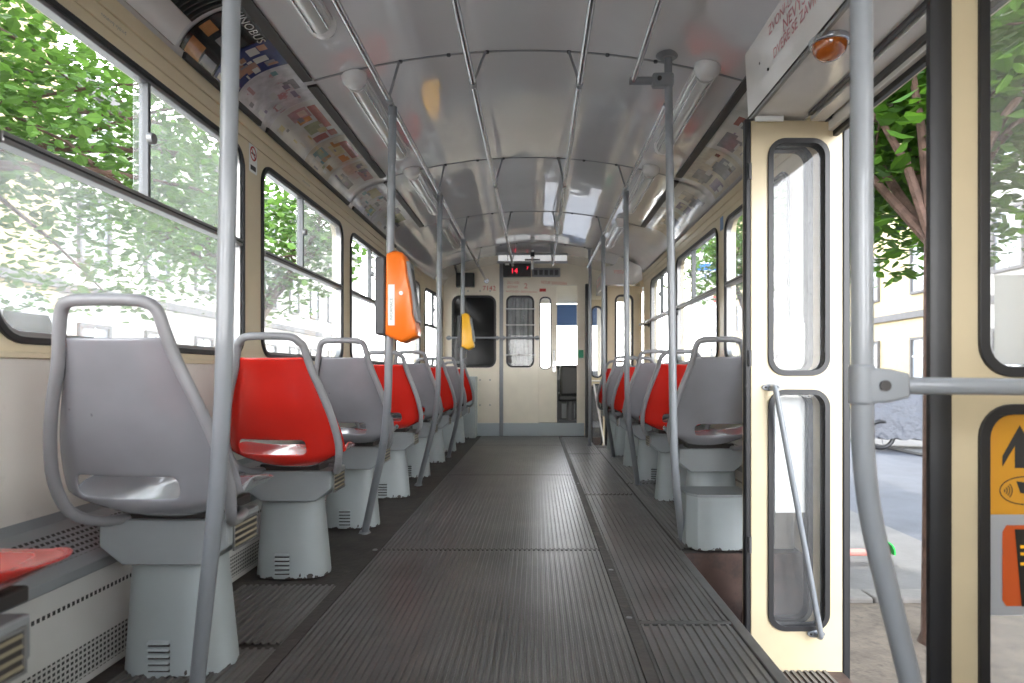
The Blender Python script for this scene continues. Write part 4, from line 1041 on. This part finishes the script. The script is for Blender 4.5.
M['bark'] = mat('reddish_bark', (.085, .048, .036), .85, var=.3, vscale=14, bump=.01, bscale=30)
def leaf_mat(name, c, tc):
    m, n, l = new_mat(name); n.remove(n['Principled BSDF'])
    d = n.new('ShaderNodeBsdfPrincipled'); d.inputs['Roughness'].default_value = .45
    t = n.new('ShaderNodeBsdfTranslucent'); mx = n.new('ShaderNodeMixShader'); mx.inputs[0].default_value = .45
    g = n.new('ShaderNodeNewGeometry'); 
    cr = n.new('ShaderNodeMix'); cr.data_type = 'RGBA'; cr.inputs['A'].default_value = (*[q*.55 for q in c], 1); cr.inputs['B'].default_value = (*[min(1, q*1.5) for q in c], 1)
    l.new(g.outputs['Random Per Island'], cr.inputs['Factor']); l.new(cr.outputs['Result'], d.inputs['Base Color'])
    ct = n.new('ShaderNodeMix'); ct.data_type = 'RGBA'; ct.inputs['A'].default_value = (*[q*.6 for q in tc], 1); ct.inputs['B'].default_value = (*[min(1, q*1.4) for q in tc], 1)
    l.new(g.outputs['Random Per Island'], ct.inputs['Factor']); l.new(ct.outputs['Result'], t.inputs['Color'])
    l.new(d.outputs[0], mx.inputs[1]); l.new(t.outputs[0], mx.inputs[2]); l.new(mx.outputs[0], n['Material Output'].inputs['Surface'])
    return m
M['leaf_l'] = leaf_mat('bright_leaf', (.060, .125, .025), (.12, .23, .035))
M['leaf_r'] = leaf_mat('green_leaf', (.045, .115, .015), (.12, .25, .02))
def tree(base, h_fork, crown_c, crown_r, nb, nl, lsize, lmat, label, seed, rt=.11, lean=(0, 0), low=None):
    rnd = random.Random(seed)
    r = empty('street_tree', base, label, 'tree', 'trees along the street')
    B = Vector(base); m = MB()
    fork = B+Vector((lean[0], lean[1], h_fork))
    m.tube([tuple(B), tuple(B+Vector((0, 0, .08))), tuple(B+(fork-B)*.3), tuple(B+(fork-B)*.7), tuple(fork)], [rt*1.55, rt*1.12, rt, rt*.92, rt*.85], 14)
    ends = []
    C = Vector(crown_c); R = Vector(crown_r)
    for i in range(nb):
        a = 2*pi*i/nb+rnd.uniform(-.4, .4); el = rnd.uniform(-.45, .95)
        tip = C+Vector((R.x*math.cos(a)*math.cos(el)*.85, R.y*math.sin(a)*math.cos(el)*.85, R.z*math.sin(el)*.85))
        mid = fork.lerp(tip, .5)+Vector((rnd.uniform(-.15, .15), rnd.uniform(-.15, .15), rnd.uniform(.0, .4)))
        pts = [fork-Vector((0, 0, .05)), fork.lerp(mid, .5)+Vector((0, 0, .08)), mid, mid.lerp(tip, .5)+Vector((rnd.uniform(-.1, .1), rnd.uniform(-.1, .1), .05)), tip]
        m.tube([tuple(p) for p in pts], [rt*.55, rt*.42, rt*.3, rt*.18, rt*.06], 8)
        for q, t in ((pts[2], .5), (pts[3], .75)):
            for _ in range(3):
                e = q+Vector((rnd.gauss(0, .5)*R.x*.5, rnd.gauss(0, .5)*R.y*.5, rnd.gauss(0, .45)*R.z*.5))
                m.tube([tuple(q), tuple(q.lerp(e, .5)+Vector((0, 0, .05))), tuple(e)], [rt*.16, rt*.1, rt*.04], 6); ends.append(e)
        ends.append(tip)
    m.build('trunk', M['bark'], r)
    L = MB()
    for _ in range(nl):
        if rnd.random() < .6: c = rnd.choice(ends)+Vector((rnd.gauss(0, .30), rnd.gauss(0, .34), rnd.gauss(0, .22)))
        else:
            while True:
                v = Vector((rnd.uniform(-1, 1), rnd.uniform(-1, 1), rnd.uniform(-1, 1)))
                if .2 < v.length < 1: break
            c = C+Vector((v.x*R.x, v.y*R.y, v.z*R.z))
        if low is not None and c.z < low(c): continue
        if abs(c.x) < 1.45: continue
        s = lsize*rnd.uniform(.6, 1.2)
        a = rnd.uniform(0, 2*pi); tilt = rnd.gauss(.5, .5)
        u = Vector((math.cos(a), math.sin(a), -abs(tilt)*.6)).normalized()
        w = u.cross(Vector((rnd.gauss(0, .4), rnd.gauss(0, .4), 1))).normalized(); nrm = u.cross(w)
        P = [c-u*s*.5, c-u*s*.18+w*s*.36+nrm*s*.05, c+u*s*.18+w*s*.30+nrm*s*.05, c+u*s*.62-nrm*s*.08, c+u*s*.18-w*s*.30+nrm*s*.05, c-u*s*.18-w*s*.36+nrm*s*.05]
        L.add([tuple(p) for p in P], [(0, 1, 2, 3), (0, 3, 4, 5)])
    me = bpy.data.meshes.new('crown'); me.from_pydata([tuple(Vector(v)-B) for v in L.v], [], L.f); me.materials.append(lmat)
    o = bpy.data.objects.new('crown', me); COL.objects.link(o); o.parent = r
    return r
tree((2.335, 3.75, GZ), 2.4, (3.1, 5.1, 2.8), (1.4, 2.2, 1.35), 11, 11000, .125, M['leaf_r'], 'street tree with a thin brown trunk just outside the open door', 3, rt=.060, low=lambda c: 1.42+.10*(c.x-2.0))
tree((-4.7, 3.2, GZ), 2.6, (-4.3, 4.6, 2.95), (2.0, 3.2, 2.0), 14, 24000, .085, M['leaf_l'], 'bright green street tree outside the large left window', 5, rt=.13, low=lambda c: 1.02+.10*(c.y-3.0))
tree((-5.0, 11.3, GZ), 2.4, (-5.0, 11.4, 3.5), (2.0, 2.2, 1.9), 10, 7000, .13, M['leaf_l'], 'smaller green tree outside the second left window', 9, rt=.11)

tree((4.0, 12.0, GZ), 2.6, (4.3, 11.2, 3.4), (1.5, 2.2, 1.3), 9, 5500, .13, M['leaf_r'], 'farther green tree on the right pavement, seen through the open door leaf glass', 12, rt=.09, low=lambda c: 2.15)
# buildings
def building(x0, x1, y0, y1, h, mt, label, face, wy, cols, rows, wm, z1=3.8):
    r = empty('building', ((x0+x1)/2, (y0+y1)/2, GZ), label, 'building')
    m = MB(); m.box(x0, x1, y0, y1, GZ, h); m.build('facade', mt, r)
    fx = x1 if face > 0 else x0
    m = MB(); m.box(*sorted((fx, fx+face*.25)), y0, y1, h-.5, h-.2); m.box(*sorted((fx, fx+face*.12)), y0, y1, z1-.9, z1-.65); m.build('cornice', M['concrete'], r)
    for i in range(cols):
        for j in range(rows):
            yc = wy+i*(y1-y0-2)/cols; zc = GZ+1.1+j*3.3 if j == 0 else z1+(j-1)*3.3
            m = MB(); m.panel([(yc-.65, zc), (yc+.65, zc), (yc+.65, zc+1.9), (yc-.65, zc+1.9)], [[(yc-.55, zc+.1), (yc+.55, zc+.1), (yc+.55, zc+1.8), (yc-.55, zc+1.8)]], lambda a, b, d: (fx+face*d, a, b), .10)
            w = m.build('window_surround', M['concrete'], r)
            m = MB(); m.box(*sorted((fx, fx+face*.03)), yc-.55, yc+.55, zc+.1, zc+1.8); m.build('pane', wm, w)
            m = MB(); m.box(*sorted((fx+face*.03, fx+face*.06)), yc-.03, yc+.03, zc+.1, zc+1.8); m.box(*sorted((fx+face*.03, fx+face*.06)), yc-.55, yc+.55, zc+1.15, zc+1.2); m.build('mullion', M['paper'], w)
M['fac_b'] = mat('beige_plaster', (.42, .34, .20), .85, var=.05)
M['fac_w'] = mat('pale_plaster', (.50, .48, .44), .85, var=.05)
M['far_pane'] = mat('far_window_pane', (.25, .27, .29), .15)
building(-20, -12, -8, 16, 10, M['fac_b'], 'beige building behind the trees on the left', 1, -6.5, 9, 3, M['far_pane'])
building(-20, -12.5, 16.3, 45, 9, M['fac_w'], 'pale building farther along the left side of the street', 1, 18, 9, 3, M['far_pane'])
building(14, 22, -8, 22, 13, M['fac_w'], 'pale building across the street on the right', -1, -6, 9, 3, M['far_pane'])
building(14.5, 22, 22.3, 60, 12, M['fac_b'], 'beige building farther along the right side of the street', -1, 24, 10, 3, M['far_pane'])
# shop sign seen through the right window: blue band over blue letters, on the right facade
r = empty('shop_sign', (9.9, 37, 5.0), 'white sign board with a blue stripe outside the right window', 'sign')
sy = 37.0; sx = 9.2
m = MB(); m.box(sx-.1, sx+2.2, sy, sy+.15, 2.2, 9.2); m.build('sign_board', M['paper'], r)
m = MB(); m.box(sx+.1, sx+2.1, sy-.03, sy, 6.75, 7.15); m.box(sx+1.2, sx+2.1, sy-.03, sy, 8.75, 9.15); m.build('blue_stripe', mat('sign_blue', (.02, .16, .52), .5), r)
m = MB(); m.box(sx+.2, sx+2.1, sy-.03, sy, 7.80, 8.15); m.build('dark_band', M['dkgrey'], r)
m = MB(); text_mesh(m, 'LEKARNA', .52, lambda a, b: (sx+.15+a*.66, sy-.035, 6.22+b)); m.build('blue_letters', mat('sign_letters', (.03, .06, .30), .5), r, smooth=0)
m = MB(); m.box(sx+1.05, sx+1.3, sy-.04, sy, 4.9, 5.7); m.build('red_mark', M['redink'], r)
m = MB(); m.box(sx+.9, sx+1.15, sy+.02, sy+.12, GZ, 2.25); m.build('sign_post', M['midgrey'], r)

# white van parked on the left
r = empty('white_van', (-7.6, 7.8, GZ), 'white delivery van parked beyond the large left window', 'van')
pr = [(5.0, .35), (5.0, 2.35), (5.3, 2.5), (8.7, 2.5), (9.5, 1.6), (10.2, 1.35), (10.3, .4)]
m = MB(); m.loft([[(-8.6, y, GZ+z+.2) for y, z in pr], [(-6.7, y, GZ+z+.2) for y, z in pr]]); m.build('body', mat('van_white', (.85, .85, .86), .3, coat=.5), r, smooth=0, bevel=.06)
m = MB(); m.add([(-6.69, 8.0, GZ+1.65), (-6.69, 9.2, GZ+1.65), (-6.69, 8.75, GZ+2.4), (-6.69, 8.0, GZ+2.4)], [(0, 1, 2, 3)]); m.build('side_window', M['glass_dark'], r, smooth=0)
for y in (6.0, 9.3):
    for x in (-6.85, -8.65):
        m = MB(); m.cyl((x, y, GZ+.36), (x+.22, y, GZ+.36), .34, 24); w = m.build('wheel', M['rubber'], r, bevel=.02)
        m = MB(); m.cyl((x+.20, y, GZ+.36), (x+.235, y, GZ+.36), .19, 16); m.build('rim', M['chrome'], w)
for y in (7.0,):
    m = MB(); m.box(-6.705, -6.69, 6.9, 6.96, GZ+.7, GZ+2.4); m.build('door_seam', M['midgrey'], r)

# covered motorcycle and scooter on the right
r = empty('motorcycle', (7.9, 13.6, GZ), 'motorcycle under a bluish grey cover across the street', 'motorcycle')
m = MB(); rings = []
for i in range(11):
    t = i/10; y = 13.6+.9*math.sin(t*6)*.1; x = 7.05+t*1.55; hh = .42+.92*math.sin(pi*min(1, max(0, t*.9+.08)))**.6; ww = .12+.30*math.sin(pi*min(1, t*.95+.03))
    rings.append([(x, y-ww, GZ+.22+.05*(i % 2)), (x, y-ww*.85, GZ+hh*.6), (x, y-ww*.4, GZ+hh), (x, y+ww*.4, GZ+hh), (x, y+ww*.85, GZ+hh*.6), (x, y+ww, GZ+.22)])
m.loft(rings); m.build('cover_cloth', mat('tarpaulin', (.085, .09, .11), .5, bump=.05, bscale=6), r, smooth=50)
for x in (7.25, 8.55):
    m = MB(); m.tube([(x+.28*math.cos(2*pi*k/20), 13.45, GZ+.32+.28*math.sin(2*pi*k/20)) for k in range(20)], .045, 8, closed=True); w = m.build('wheel', M['rubber'], r)
    m = MB()
    for k in range(5): m.cyl((x, 13.45, GZ+.32), (x+.26*math.cos(2*pi*k/5), 13.45, GZ+.32+.26*math.sin(2*pi*k/5)), .012, 6)
    m.build('spokes', M['chrome'], w)
r = empty('kick_scooter', (2.9, 5.35, GZ+.02), 'small scooter lying behind the door pole with a green mudguard', 'scooter')
gz = GZ+.02
m = MB(); m.tube([(2.885+.06*math.cos(2*pi*k/20), 5.35, gz+.09+.06*math.sin(2*pi*k/20)) for k in range(20)], .026, 8, closed=True); m.cyl((2.885, 5.335, gz+.09), (2.885, 5.365, gz+.09), .045, 16); m.build('wheel', M['rubber'], r)
m = MB(); rg = []
for k in range(9):
    t = -.2+k*pi*.75/8; rg.append([(2.885+q*math.cos(t), 5.35+w, gz+.09+q*math.sin(t)) for q, w in ((.092, -.045), (.104, -.045), (.104, .045), (.092, .045))])
m.loft(rg); m.build('mudguard', mat('green_plastic', (.03, .45, .08), .35), r, smooth=50)
m = MB(); m.box(2.39, 2.78, 5.29, 5.41, gz+.07, gz+.10); m.build('deck', mat('pinkish_deck', (.45, .16, .13), .5), r, bevel=.01)
m = MB(); m.tube([(2.47, 5.35, gz+.09), (2.42, 5.35, gz+.16), (2.40, 5.75, gz+.19)], .016, 10); m.build('steering_column', M['midgrey'], r)
m = MB(); m.tube([(2.40-.085*math.cos(2*pi*k/20)+.0, 5.30, gz+.115+.085*math.sin(2*pi*k/20)) for k in range(20)], .028, 8, closed=True); m.build('wheel', M['rubber'], r)

# ------------------------------------------------------------------ light
w = bpy.data.worlds.new('World'); S.world = w; w.use_nodes = True
n, l = w.node_tree.nodes, w.node_tree.links
bg = n['Background']
tc = n.new('ShaderNodeTexCoord'); sp = n.new('ShaderNodeSeparateXYZ'); l.new(tc.outputs['Generated'], sp.inputs[0])
cr = n.new('ShaderNodeValToRGB'); l.new(sp.outputs['Z'], cr.inputs['Fac'])
cr.color_ramp.elements[0].position = 0.0; cr.color_ramp.elements[0].color = (1.0, .99, .97, 1)
cr.color_ramp.elements[1].position = .75; cr.color_ramp.elements[1].color = (.26, .31, .38, 1)
em = cr.color_ramp.elements.new(.22); em.color = (.95, .97, 1.0, 1)
l.new(cr.outputs['Color'], bg.inputs['Color']); bg.inputs['Strength'].default_value = 9.0
su = bpy.data.lights.new('sun', 'SUN'); su.energy = 2.5; su.angle = math.radians(2); su.color = (1, .95, .86)
so = bpy.data.objects.new('sun', su); COL.objects.link(so)
d = Vector((-.12, -.62, -1.0)); so.rotation_euler = d.to_track_quat('-Z', 'Y').to_euler()

# ------------------------------------------------------------------ camera
cam = bpy.data.cameras.new('camera'); co = bpy.data.objects.new('camera', cam); COL.objects.link(co)
co.location = (0, 0, .74); co.rotation_euler = (pi/2, 0, 0)
cam.sensor_width = 36; cam.lens = 36*638/1024
cam.shift_x = -(536.5-512)/1024; cam.shift_y = (374-341.5)/1024
cam.clip_start = .02; cam.clip_end = 400
cam.dof.use_dof = True; cam.dof.focus_distance = 2.7; cam.dof.aperture_fstop = 4.0
S.camera = co
S.view_settings.view_transform = 'Standard'; S.view_settings.look = 'None'; S.view_settings.gamma = 1
S.view_settings.use_curve_mapping = False; S.view_settings.exposure = 0.8
cy = S.cycles
cy.use_denoising = True; cy.max_bounces = 10; cy.diffuse_bounces = 6; cy.glossy_bounces = 5; cy.transparent_max_bounces = 24; cy.transmission_bounces = 6
cy.sample_clamp_indirect = 8; cy.caustics_reflective = False; cy.caustics_refractive = False
